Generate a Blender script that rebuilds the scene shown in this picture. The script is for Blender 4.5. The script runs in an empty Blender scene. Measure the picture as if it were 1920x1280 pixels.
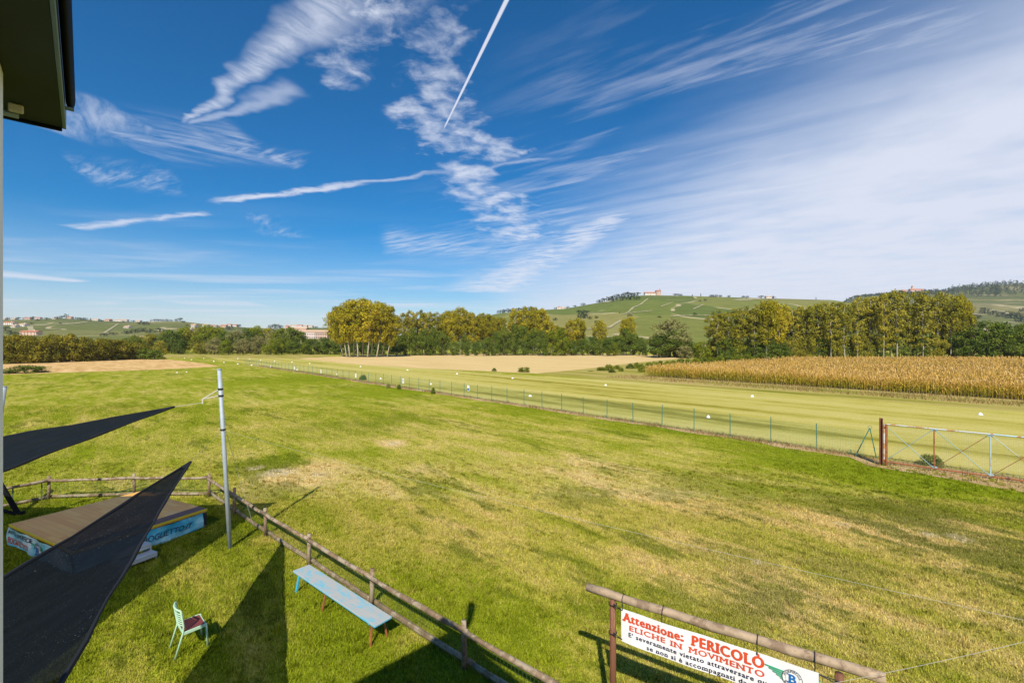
import bpy, math, random
import numpy as np
from mathutils import Vector, Matrix, Euler, noise as mnoise

# ------------------------------------------------------------------ scene, camera, light
S = bpy.context.scene
COL = S.collection
CAM_H = 5.9            # eye height above the meadow (first-floor window)
F = 853.33             # 16 mm lens in the 1920 px frame of the photograph
CX, CY = 960.0, 640.0
SUN_EL = math.radians(43.0)
SUN_AZ = math.radians(5.5)      # direction the light travels, clockwise from +Y

cam_d = bpy.data.cameras.new('camera')
cam_d.lens = 16.0; cam_d.sensor_width = 36.0
cam_d.clip_start = 0.02; cam_d.clip_end = 60000
cam = bpy.data.objects.new('camera', cam_d); COL.objects.link(cam)
cam.location = (0, 0, CAM_H); cam.rotation_euler = (math.radians(90), 0, 0)
S.camera = cam

S.view_settings.view_transform = 'Standard'
S.view_settings.look = 'None'
S.view_settings.exposure = 0.36
S.view_settings.gamma = 1.0
S.cycles.max_bounces = 6; S.cycles.diffuse_bounces = 2; S.cycles.glossy_bounces = 2
S.cycles.transmission_bounces = 4; S.cycles.transparent_max_bounces = 16; S.cycles.volume_bounces = 0
S.cycles.caustics_reflective = False; S.cycles.caustics_refractive = False

sun_d = bpy.data.lights.new('sun', 'SUN')
sun_d.energy = 5.0; sun_d.angle = math.radians(0.5); sun_d.color = (1.0, 0.93, 0.80)
sun = bpy.data.objects.new('sun', sun_d); COL.objects.link(sun)
SUN_L = Vector((math.sin(SUN_AZ)*math.cos(SUN_EL), math.cos(SUN_AZ)*math.cos(SUN_EL), -math.sin(SUN_EL)))
sun.rotation_euler = SUN_L.to_track_quat('-Z', 'Y').to_euler()
sun.location = (0, -20, 40)


class NT:
    """small helper to write shader node graphs as expressions"""
    def __init__(s, tree):
        s.t = tree; s.n = tree.nodes; s.l = tree.links
    def new(s, kind, **kw):
        n = s.n.new(kind)
        for k, v in kw.items(): setattr(n, k, v)
        return n
    def put(s, sock, v):
        if v is None: return
        if isinstance(v, bpy.types.NodeSocket): s.l.new(v, sock)
        elif hasattr(sock.default_value, '__len__'):
            v = tuple(v)
            sock.default_value = v + (1.0,) if len(sock.default_value) == 4 and len(v) == 3 else v
        else: sock.default_value = v
    def m(s, op, a, b=None, c=None, clamp=False):
        n = s.new('ShaderNodeMath', operation=op, use_clamp=clamp)
        s.put(n.inputs[0], a)
        if b is not None: s.put(n.inputs[1], b)
        if c is not None: s.put(n.inputs[2], c)
        return n.outputs[0]
    def add(s, a, b): return s.m('ADD', a, b)
    def sub(s, a, b): return s.m('SUBTRACT', a, b)
    def mul(s, a, b): return s.m('MULTIPLY', a, b)
    def v(s, op, a, b=None):
        n = s.new('ShaderNodeVectorMath', operation=op)
        s.put(n.inputs[0], a)
        if b is not None: s.put(n.inputs[1], b)
        return n.outputs['Value'] if op in ('DOT_PRODUCT', 'LENGTH', 'DISTANCE') else n.outputs[0]
    def xyz(s, a, b, c=0.0):
        n = s.new('ShaderNodeCombineXYZ'); s.put(n.inputs[0], a); s.put(n.inputs[1], b); s.put(n.inputs[2], c)
        return n.outputs[0]
    def sep(s, a):
        n = s.new('ShaderNodeSeparateXYZ'); s.put(n.inputs[0], a); return n.outputs
    def noise(s, vec, scale=1.0, detail=3.0, rough=0.5, dist=0.0):
        n = s.new('ShaderNodeTexNoise'); n.inputs['Scale'].default_value = scale
        n.inputs['Detail'].default_value = detail; n.inputs['Roughness'].default_value = rough
        n.inputs['Distortion'].default_value = dist
        s.put(n.inputs['Vector'], vec); return n.outputs[0]
    def step(s, x, lo, hi, smooth=True):
        n = s.new('ShaderNodeMapRange'); n.interpolation_type = 'SMOOTHSTEP' if smooth else 'LINEAR'
        s.put(n.inputs[0], x); s.put(n.inputs[1], lo); s.put(n.inputs[2], hi); return n.outputs[0]
    def mix(s, f, a, b, kind='MIX'):
        n = s.new('ShaderNodeMix', data_type='RGBA', blend_type=kind)
        s.put(n.inputs[0], f); s.put(n.inputs[6], a); s.put(n.inputs[7], b); return n.outputs[2]
    def ramp(s, x, stops):
        n = s.new('ShaderNodeValToRGB'); e = n.color_ramp.elements
        while len(e) < len(stops): e.new(0.5)
        for el, (p, c) in zip(e, stops): el.position = p; el.color = tuple(c) + (1.0,)
        s.put(n.inputs[0], x); return n.outputs[0]


# ------------------------------------------------------------------ sky with cirrus and vapour trails
world = bpy.data.worlds.new('World'); S.world = world; world.use_nodes = True
def build_world():
    t = NT(world.node_tree); t.n.clear()
    out = t.new('ShaderNodeOutputWorld'); bg = t.new('ShaderNodeBackground')
    sky = t.new('ShaderNodeTexSky'); sky.sky_type = 'NISHITA'; sky.sun_disc = False
    sky.sun_elevation = SUN_EL; sky.sun_rotation = math.pi + SUN_AZ
    sky.altitude = 200; sky.air_density = 1.0; sky.dust_density = 0.6; sky.ozone_density = 4.0
    hs = t.new('ShaderNodeHueSaturation'); hs.inputs['Saturation'].default_value = 2.15
    hs.inputs['Value'].default_value = 1.24
    t.l.new(sky.outputs[0], hs.inputs['Color'])
    d = t.new('ShaderNodeTexCoord').outputs['Generated']
    x, y, z = t.sep(d)
    zz = t.m('MAXIMUM', z, 0.015)
    qx = t.m('DIVIDE', x, zz); qy = t.m('DIVIDE', y, zz)
    q = t.xyz(qx, qy)                                   # a flat cloud layer, unit height
    def pt(px, py): return ((px-CX)/(CY-py), F/(CY-py))
    wob = t.noise(q, 3.0, 3, .6)
    wqx = t.add(qx, t.add(t.mul(t.sub(t.noise(q, 2.2, 3, .55), .5), .22), t.mul(t.sub(t.noise(q, 17.0, 4, .6), .5), .03)))
    wqy = t.add(qy, t.add(t.mul(t.sub(wob, .5), .22), t.mul(t.sub(t.noise(q, 15.0, 4, .6), .5), .03)))
    def capsule(a, b, wa, wb, soft=1.0, warp=True):
        """soft-edged streak of cloud lying in the layer from a to b, width wa..wb"""
        ax, ay = pt(*a); bx, by = pt(*b); dx, dy = bx-ax, by-ay; L2 = dx*dx+dy*dy; L = math.sqrt(L2)
        rx, ry = t.sub(wqx, ax), t.sub(wqy, ay)
        if not warp: rx, ry = t.sub(qx, ax), t.sub(qy, ay)
        h = t.m('DIVIDE', t.add(t.mul(rx, dx), t.mul(ry, dy)), L2)
        across = t.m('DIVIDE', t.sub(t.mul(rx, dy), t.mul(ry, dx)), L)
        w = t.add(wa, t.mul(t.m('MAXIMUM', t.m('MINIMUM', h, 1.0), 0.0), wb-wa))
        m = t.step(t.m('DIVIDE', t.m('ABSOLUTE', across), w), 1.0, 1.0-soft)
        e = t.mul(t.step(h, -.04, .06), t.step(h, 1.04, .92))
        return t.mul(m, e), h, across
    def total(*a):
        r = a[0]
        for b in a[1:]: r = t.m('MAXIMUM', r, b)
        return r
    fine = t.noise(q, 14.0, 6, .62)
    puff = t.noise(q, 9.0, 5, .6, .3)
    # the vapour trail still sharp
    c1 = t.mul(capsule((832, 242), (1010, -122), .0045, .010, .55, False)[0], .92)
    # broad ribbed streak to its left
    s2, h2, a2 = capsule((340, 226), (672, -12), .018, .125, 1.0)
    ribs = t.noise(t.xyz(t.mul(h2, 26.0), t.mul(a2, 7.0)), 1.0, 4, .6)
    c2 = t.mul(t.mul(t.m('POWER', s2, .7), t.step(ribs, -.05, .85)), .80)
    s2b, hb, _ = capsule((640, 20), (980, -260), .16, .3, 1.0)
    c2b = t.mul(s2b, t.step(fine, .3, .75))
    s2c, _, _ = capsule((350, 232), (560, 165), .03, .09, 1.0)
    c2c = t.mul(s2c, .42)
    # bands of small puffs down the middle
    def puffs(a, b, wa, wb, lo=.40, hi=.66, k=.74, scale=None):
        s, _, _ = capsule(a, b, wa, wb, 1.0)
        n = t.noise(q, scale, 6, .62, .3) if scale else puff
        return t.mul(t.mul(t.step(n, t.sub(hi, t.mul(s, hi-lo+.12)), t.add(hi, .16)), t.m('POWER', s, .5)), k)
    c3 = total(puffs((690, 5), (640, 170), .16, .14), puffs((800, 20), (850, 290), .16, .34, .38, .62),
               puffs((730, 190), (960, 300), .28, .25, .36, .62, .8), puffs((845, 300), (1000, 455), .28, .75, .36, .6, .9, 5.0))
    # long thin streaks, lower left
    s4, h4, a4 = capsule((405, 379), (1040, 296), .075, .045, .9, True)
    c4 = t.mul(t.mul(s4, t.step(t.noise(t.xyz(t.mul(h4, 9.0), t.mul(a4, 16.0)), 1.0, 4, .6), .15, .6)), t.add(.38, t.mul(t.step(h4, .75, .3), .5)))
    s5, h5, a5 = capsule((140, 428), (385, 398), .13, .06, 1.0)
    c5 = t.mul(s5, t.mul(t.step(t.noise(t.xyz(t.mul(h5, 4.0), t.mul(a5, 9.0)), 1.0, 4, .6), .2, .6), .72))
    # feathery fans at left
    def fan(a, b, w, ang, k, lo=.38, hi=.75):
        s, h, c = capsule(a, b, w, w, 1.0)
        ca, sa = math.cos(ang), math.sin(ang)
        n = t.noise(t.xyz(t.add(t.mul(qx, ca*3.5), t.mul(qy, sa*3.5)), t.add(t.mul(qx, -sa*15.0), t.mul(qy, ca*15.0))), 1.0, 5, .65, .4)
        return t.mul(t.mul(s, t.step(n, lo, hi)), k)
    c6 = total(fan((225, 262), (480, 270), .40, .55, .55, .3, .85), fan((60, 230), (235, 215), .34, -.9, .55, .25, .8),
               fan((400, 265), (570, 305), .18, -.5, .6), fan((150, 320), (340, 345), .4, -.55, .45), fan((480, 400), (540, 445), .3, -.9, .3))
    # the great sheet of cirrus on the right
    ca, sa = math.cos(-.62), math.sin(-.62)
    al = t.add(t.mul(qx, ca), t.mul(qy, sa)); ac = t.add(t.mul(qx, -sa), t.mul(qy, ca))
    st = t.noise(t.xyz(t.mul(al, .8), t.mul(ac, 4.0)), 1.0, 6, .52, .6)
    st2 = t.noise(t.xyz(t.mul(al, 2.5), t.mul(ac, 15.0)), 1.0, 6, .65, .3)
    bl = t.noise(q, 1.6, 4, .55)
    # coordinates on the sheet's near edge: it grows to the right and away
    ax, ay = pt(1000, 505); bx, by = pt(1640, 10)
    ex, ey = bx-ax, by-ay; EL = math.hypot(ex, ey)
    edge = t.m('DIVIDE', t.sub(t.mul(t.sub(qy, ay), ex), t.mul(t.sub(qx, ax), ey)), EL)   # + = far/right side
    dn = t.m('DIVIDE', edge, t.add(.35, t.mul(t.m('MAXIMUM', qy, 0.0), .42)))
    body = t.step(t.add(dn, t.mul(t.sub(st, .5), .75)), -.50, .90)
    el0 = t.m('DIVIDE', z, t.m('MAXIMUM', t.m('SQRT', t.add(t.mul(x, x), t.mul(y, y))), .01))
    body = t.mul(body, t.sub(1.0, t.mul(t.step(el0, .33, .56), .55)))
    body = t.mul(body, t.add(.78, t.mul(t.step(bl, .25, .6), .22)))
    fr = t.mul(t.step(t.add(dn, t.mul(t.sub(bl, .5), .9)), -1.25, .1), t.step(t.add(t.mul(st, .65), t.mul(st2, .35)), .46, .66))
    c7 = t.m('MAXIMUM', t.mul(body, .93), t.mul(fr, .46))
    right = t.step(qx, -1.6, .35)
    c7 = t.mul(c7, right)
    # low thin bars of cloud near the horizon
    lo_n = t.noise(t.xyz(t.mul(qx, .16), t.mul(qy, .55)), 1.0, 5, .6, .3)
    el = t.m('DIVIDE', z, t.m('MAXIMUM', t.m('SQRT', t.add(t.mul(x, x), t.mul(y, y))), .01))
    low = t.mul(t.mul(t.step(lo_n, .46, .74), t.step(el, .30, .07)), .75)
    s8, _, _ = capsule((330, 568), (490, 570), 1.5, 1.5, 1.0)
    s9, _, _ = capsule((-160, 500), (160, 528), 1.2, .4, 1.0)
    low = total(low, t.mul(s8, t.mul(t.step(lo_n, .2, .6), .8)), t.mul(s9, .75))
    veil = t.mul(t.step(el, .24, .0), t.add(.50, t.mul(t.step(qx, -1.0, 1.5), .35)))
    s10, _, _ = capsule((915, 548), (1185, 388), 1.3, .22, 1.0)
    c10 = t.mul(t.mul(t.m('POWER', s10, .7), t.step(t.add(t.mul(st2, .55), t.mul(t.noise(q, 3.2, 6, .6, .3), .45)), .28, .62)), .9)
    s11, _, _ = capsule((720, 455), (1000, 470), .9, 1.2, 1.0)
    c10 = t.m('MAXIMUM', c10, t.mul(t.mul(s11, t.step(st2, .3, .7)), .6))
    cov = total(c10, c1, c2, c2b, c2c, c3, c4, c5, c6, c7, low)
    cov = t.sub(1.0, t.mul(t.sub(1.0, cov), t.sub(1.0, veil)))
    cov = t.mul(cov, t.step(z, -.02, .0))
    cc = t.mix(t.step(el, .5, .0), (8.0, 8.5, 9.9), (8.5, 8.8, 9.9))
    colr = t.mix(cov, hs.outputs[0], cc)
    t.l.new(colr, bg.inputs[0]); bg.inputs[1].default_value = 0.074
    t.l.new(bg.outputs[0], out.inputs[0])
build_world()

# ------------------------------------------------------------------ geometry helpers
def G(x, y, z=0.0):
    """point of the plane at height z that the photograph shows at pixel x, y"""
    Y = F*(CAM_H-z)/(y-CY)
    return Vector(((x-CX)/F*Y, Y, z))
def P(x, y, Y):
    return Vector(((x-CX)/F*Y, Y, CAM_H-(y-CY)/F*Y))

def tag(o, label=None, cat=None, group=None, kind=None):
    if label: o['label'] = label
    if cat: o['category'] = cat
    if group: o['group'] = group
    if kind: o['kind'] = kind
    return o
def empty(name, loc, label=None, cat=None, group=None):
    o = bpy.data.objects.new(name, None); o.empty_display_size = .2
    o.location = loc; COL.objects.link(o)
    return tag(o, label, cat, group)
def wpos(o):
    v = Vector(o.location)
    while o.parent: o = o.parent; v = v + Vector(o.location)
    return v
def link_mesh(name, me, parent=None, loc=None):
    o = bpy.data.objects.new(name, me); COL.objects.link(o)
    if parent: o.parent = parent
    if loc is not None: o.location = loc
    return o

class MB:
    """collects shapes given in world coordinates and links them as one mesh object"""
    def __init__(s): s.v = []; s.f = []
    def quad(s, *p):
        i = len(s.v); s.v += [Vector(a) for a in p]; s.f.append(tuple(range(i, i+len(p)))); return s
    def box(s, c, size, rz=0.0, bev=0.0, R=None):
        """box with chamfered edges along its long sides"""
        c = Vector(c); hx, hy, hz = size[0]/2, size[1]/2, size[2]/2
        R = R or Matrix.Rotation(rz, 3, 'Z')
        b = min(bev, hx*.9, hy*.9, hz*.9)
        i = len(s.v)
        if b <= 0:
            for sx in (-1, 1):
                for sy in (-1, 1):
                    for sz in (-1, 1): s.v.append(c + R @ Vector((sx*hx, sy*hy, sz*hz)))
            for f in ((0, 1, 3, 2), (4, 6, 7, 5), (0, 4, 5, 1), (2, 3, 7, 6), (0, 2, 6, 4), (1, 5, 7, 3)):
                s.f.append(tuple(i+k for k in f))
            return s
        pts = {}
        for sx in (-1, 1):
            for sy in (-1, 1):
                for sz in (-1, 1):
                    for ax in range(3):
                        p = [sx*(hx-b), sy*(hy-b), sz*(hz-b)]; p[ax] = (sx*hx, sy*hy, sz*hz)[ax]
                        pts[(sx, sy, sz, ax)] = len(s.v); s.v.append(c + R @ Vector(p))
        for ax in range(3):
            o1, o2 = [a for a in range(3) if a != ax]
            for sg in (-1, 1):
                q = []
                for a, bb in ((-1, -1), (1, -1), (1, 1), (-1, 1)):
                    k = [0, 0, 0]; k[ax] = sg; k[o1] = a; k[o2] = bb; q.append(pts[(*k, ax)])
                s.f.append(tuple(q if (sg > 0) == (ax != 1) else q[::-1]))
        for ax in range(3):
            o1, o2 = [a for a in range(3) if a != ax]
            for a in (-1, 1):
                for bb in (-1, 1):
                    k1 = [0, 0, 0]; k1[o1] = a; k1[o2] = bb
                    ka = list(k1); ka[ax] = -1; kb = list(k1); kb[ax] = 1
                    s.f.append((pts[(*ka, o1)], pts[(*kb, o1)], pts[(*kb, o2)], pts[(*ka, o2)]))
        for sx in (-1, 1):
            for sy in (-1, 1):
                for sz in (-1, 1): s.f.append(tuple(pts[(sx, sy, sz, a)] for a in range(3)))
        return s
    def beam(s, a, b, w, h, up=(0, 0, 1), bev=0.0):
        a, b = Vector(a), Vector(b); d = b-a; L = d.length; d.normalize()
        side = d.cross(Vector(up))
        if side.length < 1e-4: side = d.cross(Vector((0, 1, 0)))
        side.normalize(); u = side.cross(d)
        R = Matrix((d, side, u)).transposed()
        return s.box((a+b)/2, (L, w, h), R=R, bev=bev)
    def tube(s, pts, rad, n=8, cap=True, jitter=0.0, rng=None):
        pts = [Vector(p) for p in pts]
        if not hasattr(rad, '__len__'): rad = [rad]*len(pts)
        rings = []; prev = None
        for k, p in enumerate(pts):
            d = (pts[min(k+1, len(pts)-1)] - pts[max(k-1, 0)]).normalized()
            if prev is None:
                a = d.cross(Vector((0, 0, 1)))
                if a.length < .05: a = d.cross(Vector((0, 1, 0)))
            else: a = prev - d*prev.dot(d)
            a.normalize(); prev = a; b = d.cross(a)
            ring = []
            for j in range(n):
                th = 2*math.pi*j/n; r = rad[k]
                if jitter: r *= 1 + jitter*(mnoise.noise(Vector((p.x*3+j*1.7, p.y*3, p.z*3))))
                ring.append(len(s.v)); s.v.append(p + a*(r*math.cos(th)) + b*(r*math.sin(th)))
            rings.append(ring)
        for r0, r1 in zip(rings, rings[1:]):
            for j in range(n): s.f.append((r0[j], r0[(j+1) % n], r1[(j+1) % n], r1[j]))
        if cap: s.f.append(tuple(rings[0][::-1])); s.f.append(tuple(rings[-1]))
        return s
    def mesh(s, name, m, org=(0, 0, 0), smooth=False):
        me = bpy.data.meshes.new(name); o = Vector(org)
        me.from_pydata([tuple(v-o) for v in s.v], [], s.f); me.materials.append(m)
        if smooth: me.polygons.foreach_set('use_smooth', [True]*len(me.polygons))
        me.update(); return me
    def build(s, name, m, parent=None, smooth=False, org=None):
        if org is None:
            if parent is not None: org = wpos(parent)
            else:
                xs = [v.x for v in s.v]; ys = [v.y for v in s.v]
                org = Vector(((min(xs)+max(xs))/2, (min(ys)+max(ys))/2, min(v.z for v in s.v)))
        me = s.mesh(name, m, org, smooth)
        o = link_mesh(name, me, parent)
        if parent is None: o.location = org
        return o

def np_mesh(name, verts, faces, m, tone=None, n=4):
    """fast mesh: verts (N,3), faces (M,n); tone = one float per face"""
    me = bpy.data.meshes.new(name)
    verts = np.asarray(verts, np.float32); faces = np.asarray(faces, np.int32)
    me.vertices.add(len(verts)); me.vertices.foreach_set('co', verts.ravel())
    me.loops.add(faces.size); me.loops.foreach_set('vertex_index', faces.ravel())
    me.polygons.add(len(faces)); me.polygons.foreach_set('loop_start', np.arange(0, faces.size, n, dtype=np.int32))
    me.update(calc_edges=True)
    if tone is not None:
        a = me.attributes.new('tone', 'FLOAT', 'FACE'); a.data.foreach_set('value', np.asarray(tone, np.float32))
    me.materials.append(m); return me

# ------------------------------------------------------------------ materials
def bsdf_mat(name):
    m = bpy.data.materials.new(name); m.use_nodes = True
    t = NT(m.node_tree); b = t.n['Principled BSDF']
    return m, t, b
def simple(name, c, rough=.6, var=.2, scale=6.0, metal=0.0, bump=0.0, stretch=None, c2=None, lo=.42, hi=.62, spec=.4):
    """base colour broken up by noise; a second colour c2 shows in patches (wear, rust, stains)"""
    m, t, b = bsdf_mat(name)
    co = t.new('ShaderNodeTexCoord').outputs['Object']
    if stretch: co = t.v('MULTIPLY', co, stretch)
    n = t.noise(co, scale, 5, .6)
    base = t.mix(n, tuple(x*(1-var) for x in c), tuple(min(1, x*(1+var)) for x in c))
    if c2: base = t.mix(t.step(t.noise(co, scale*.55, 6, .65, .2), lo, hi), base, c2)
    t.put(b.inputs['Base Color'], base)
    b.inputs['Roughness'].default_value = rough; b.inputs['Metallic'].default_value = metal
    b.inputs['Specular IOR Level'].default_value = spec
    if bump:
        bp = t.new('ShaderNodeBump'); bp.inputs['Strength'].default_value = bump; bp.inputs['Distance'].default_value = .01
        t.l.new(n, bp.inputs['Height']); t.l.new(bp.outputs[0], b.inputs['Normal'])
    return m

DV = Vector((.6747, -.7376, 0)); NV = Vector((.7376, .6747, 0))    # along / across the air strip
FENCE_S = 29.0
def along(s, t): return NV*s + DV*t
def stretch_coord(t, p, k=.3):
    """ground position with the direction of mowing stretched"""
    return t.xyz(t.mul(t.v('DOT_PRODUCT', p, tuple(DV)), k), t.v('DOT_PRODUCT', p, tuple(NV)))

# colour of the meadow as a function of the place: shared by the ground sheet and the grass blades
LUSH, YEL, DRY, DARK = (.245, .275, .018), (.385, .355, .060), (.60, .455, .19), (.120, .150, .012)
def meadow_group():
    g = bpy.data.node_groups.new('meadow_colour', 'ShaderNodeTree')
    g.interface.new_socket('Color', in_out='OUTPUT', socket_type='NodeSocketColor')
    t = NT(g); o = t.new('NodeGroupOutput')
    p3 = t.new('ShaderNodeNewGeometry').outputs['Position']
    p = t.v('MULTIPLY', p3, (1, 1, 0))
    ps = stretch_coord(t, p, .32)
    big = t.noise(ps, .16, 3, .55); mid = t.noise(ps, .75, 4, .6, .4); sm = t.noise(p, 4.5, 4, .65); mot = t.noise(ps, .33, 4, .55, .6)
    # drier and greener places that the photograph shows
    blobs = [((565, 885), 2.3, .55), ((470, 877), .8, .3), ((735, 831), 1.0, .55), ((660, 915), 3, .25), ((1150, 890), 4, .25), ((1575, 985), 2.2, .4), ((1800, 1012), 2.2, .4),
             ((1250, 950), 3, .25), ((1330, 1085), 2.2, .2), ((1560, 1110), 2.5, .16), ((1180, 1060), 1.5, .12), ((1800, 1130), 2.5, .18), ((940, 960), 3, .2), ((860, 890), 5, .12),
             ((1500, 1180), 1.6, .18), ((600, 800), 8, .06), ((770, 1195), .5, .4), ((690, 1142), .45, .35), ((640, 1105), .4, .3), ((500, 1010), .5, .35), ((345, 1080), .5, .15),
             ((1500, 860), 4, -.42), ((1250, 800), 5, -.35), ((1000, 765), 6, -.3), ((760, 730), 8, -.32), ((560, 710), 11, -.35), ((1800, 910), 2.6, -.4), ((1640, 890), 2.6, -.35),
             ((500, 870), 1.6, -.45), ((520, 960), 2.2, -.35), ((750, 1130), 2.0, -.25), ((900, 1200), 1.6, -.3), ((1130, 1140), 1.0, -.2),
             ((740, 785), 3, -.2)]
    bias = None
    for (px, py), r, w in blobs:
        c = G(px, py); dist = t.v('DISTANCE', p, tuple(c))
        b = t.mul(t.step(dist, r*1.5, r*.1), w)
        bias = b if bias is None else t.add(bias, b)
    # the fenced yard near the house is watered and green
    yard = t.step(t.v('DOT_PRODUCT', t.v('SUBTRACT', p, tuple(G(695, 1135))), (.632, .775, 0)), .4, -.5)
    yard = t.mul(yard, t.step(t.sep(p)[1], 17.5, 16.9))
    bias = t.sub(bias, t.mul(yard, .26))
    farleft = t.step(t.v('DOT_PRODUCT', p, (-.8, .6, 0)), 14.0, 40.0)
    bias = t.sub(bias, t.mul(farleft, .12))
    dry = t.add(t.add(t.mul(t.sub(big, .5), .75), t.mul(t.sub(mid, .5), 1.25)), t.add(t.mul(t.sub(sm, .5), .75), t.add(bias, .50)))
    c = t.ramp(dry, [(.0, (.20, .245, .012)), (.26, LUSH), (.50, YEL), (.70, (.48, .40, .11)), (.92, DRY)])
    pat = t.noise(ps, 1.7, 6, .72, .5)
    dk = t.mul(t.step(t.add(mot, t.mul(t.sub(pat, .5), 1.1)), .58, .68), .8)
    for (px, py), r, w in [((1700, 965), 2.4, .9), ((1870, 1040), 2.6, .9), ((1440, 1120), 1.0, .8), ((1280, 1125), .8, .6), ((500, 868), 1.7, .9), ((510, 920), 1.6, .6), ((1085, 930), 1.5, .6), ((1250, 925), 1.0, .6), ((1400, 1040), 1.2, .4), ((1520, 935), 1.5, .5),
                           ((1570, 1060), 1.2, .5), ((1350, 910), 2.4, .5), ((1380, 1150), .9, .6), ((740, 785), 3.0, .5), ((660, 800), 4.0, .35), ((250, 760), 4.0, .3), ((1130, 1150), .6, .5)]:
        dist = t.v('DISTANCE', p, tuple(G(px, py)))
        b = t.mul(t.step(t.add(dist, t.mul(t.sub(pat, .5), 6.0*r)), r*1.05, r*.55), w)
        dk = t.m('MAXIMUM', dk, b)
    c = t.mix(t.mul(dk, .78), c, DARK)
    # bare pale earth in a few trodden places
    bare = None
    for (px, py), r in (((737, 831), .75), ((480, 877), .55), ((598, 889), .4), ((1578, 985), .50), ((1800, 1010), .4), ((1740, 1003), .3), ((520, 886), .9), ((1420, 1055), .25)):
        b = t.step(t.add(t.v('DISTANCE', t.mul(p, 1.0) if False else p, tuple(G(px, py))), t.mul(t.sub(mid, .5), 2.2*r)), r, r*.35)
        b = t.mul(b, t.step(sm, .34, .55))
        bare = b if bare is None else t.m('MAXIMUM', bare, b)
    c = t.mix(t.mul(bare, .8), c, (.56, .47, .31))
    t.l.new(c, o.inputs[0]); return g
MEADOW = meadow_group()

def ground_mat():
    m, t, b = bsdf_mat('meadow_ground')
    g = t.new('ShaderNodeGroup'); g.node_tree = MEADOW
    p = t.new('ShaderNodeNewGeometry').outputs['Position']
    f1 = t.noise(p, 16.0, 4, .7); f2 = t.noise(stretch_coord(t, p, .45), 3.0, 5, .7)
    k = t.add(t.mul(t.sub(f1, .5), 1.5), t.add(.72, t.mul(t.sub(f2, .5), 1.1)))
    c = t.mix(1.0, g.outputs[0], t.xyz(k, k, k), 'MULTIPLY')
    c = t.mix(1.0, c, (1.3, 1.3, 1.3), 'MULTIPLY')
    t.put(b.inputs['Base Color'], c); b.inputs['Roughness'].default_value = 1.0; b.inputs['Specular IOR Level'].default_value = 0.0
    bp = t.new('ShaderNodeBump'); bp.inputs['Strength'].default_value = .9; bp.inputs['Distance'].default_value = .06
    t.l.new(t.add(f1, f2), bp.inputs['Height']); t.l.new(bp.outputs[0], b.inputs['Normal'])
    return m
def blade_mat():
    m, t, b = bsdf_mat('grass_blades')
    g = t.new('ShaderNodeGroup'); g.node_tree = MEADOW
    tone = t.new('ShaderNodeAttribute', attribute_name='tone').outputs['Fac']
    k = t.add(.55, t.mul(tone, 1.35))
    c = t.mix(1.0, g.outputs[0], t.xyz(k, k, t.mul(k, .9)), 'MULTIPLY')
    c = t.mix(t.mul(t.step(tone, .86, .99), .5), c, (.42, .36, .14))
    d = t.new('ShaderNodeBsdfDiffuse'); tr = t.new('ShaderNodeBsdfTranslucent'); mx = t.new('ShaderNodeMixShader'); mx.inputs[0].default_value = .35
    t.l.new(c, d.inputs[0]); t.l.new(c, tr.inputs[0]); t.l.new(d.outputs[0], mx.inputs[1]); t.l.new(tr.outputs[0], mx.inputs[2])
    t.l.new(mx.outputs[0], t.n['Material Output'].inputs[0]); t.n.remove(b); return m
def strip_mat(name, cols, sc=.25, k=.06, fine=9.0, bump=.4, amp=1.0):
    """mown or trodden strip running along the air strip: bands of colour from stretched noise"""
    m, t, b = bsdf_mat(name)
    p = t.new('ShaderNodeNewGeometry').outputs['Position']
    ps = stretch_coord(t, p, k)
    n = t.add(t.mul(t.noise(ps, sc, 4, .6, .3), .75), t.mul(t.noise(stretch_coord(t, p, .4), sc*5, 5, .65), .25))
    n = t.add(.5, t.mul(t.sub(n, .5), amp))
    c = t.ramp(n, cols)
    f = t.noise(p, fine, 4, .7)
    c = t.mix(1.0, c, t.xyz(t.add(.55, t.mul(f, .9)), t.add(.55, t.mul(f, .9)), t.add(.55, t.mul(f, .9))), 'MULTIPLY')
    t.put(b.inputs['Base Color'], c); b.inputs['Roughness'].default_value = 1.0; b.inputs['Specular IOR Level'].default_value = 0.0
    bp = t.new('ShaderNodeBump'); bp.inputs['Strength'].default_value = bump; bp.inputs['Distance'].default_value = .05
    t.l.new(f, bp.inputs['Height']); t.l.new(bp.outputs[0], b.inputs['Normal'])
    return m
def leaf_mat(name, stops, trans=.3, obj_var=.25, hue=None):
    """leaf colours picked per leaf (tone) and shifted a little per tree"""
    m, t, b = bsdf_mat(name)
    tone = t.new('ShaderNodeAttribute', attribute_name='tone').outputs['Fac']
    r = t.new('ShaderNodeObjectInfo').outputs['Random']
    p = t.new('ShaderNodeNewGeometry').outputs['Position']
    x = t.add(tone, t.add(t.mul(t.sub(r, .5), obj_var), t.mul(t.sub(t.noise(p, .22, 2, .5), .5), .55)))
    c = t.ramp(x, stops)
    d = t.new('ShaderNodeBsdfDiffuse'); tr = t.new('ShaderNodeBsdfTranslucent'); mx = t.new('ShaderNodeMixShader'); mx.inputs[0].default_value = trans
    t.l.new(c, d.inputs[0]); t.l.new(c, tr.inputs[0]); t.l.new(d.outputs[0], mx.inputs[1]); t.l.new(tr.outputs[0], mx.inputs[2])
    t.l.new(mx.outputs[0], t.n['Material Output'].inputs[0]); t.n.remove(b); return m
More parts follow.
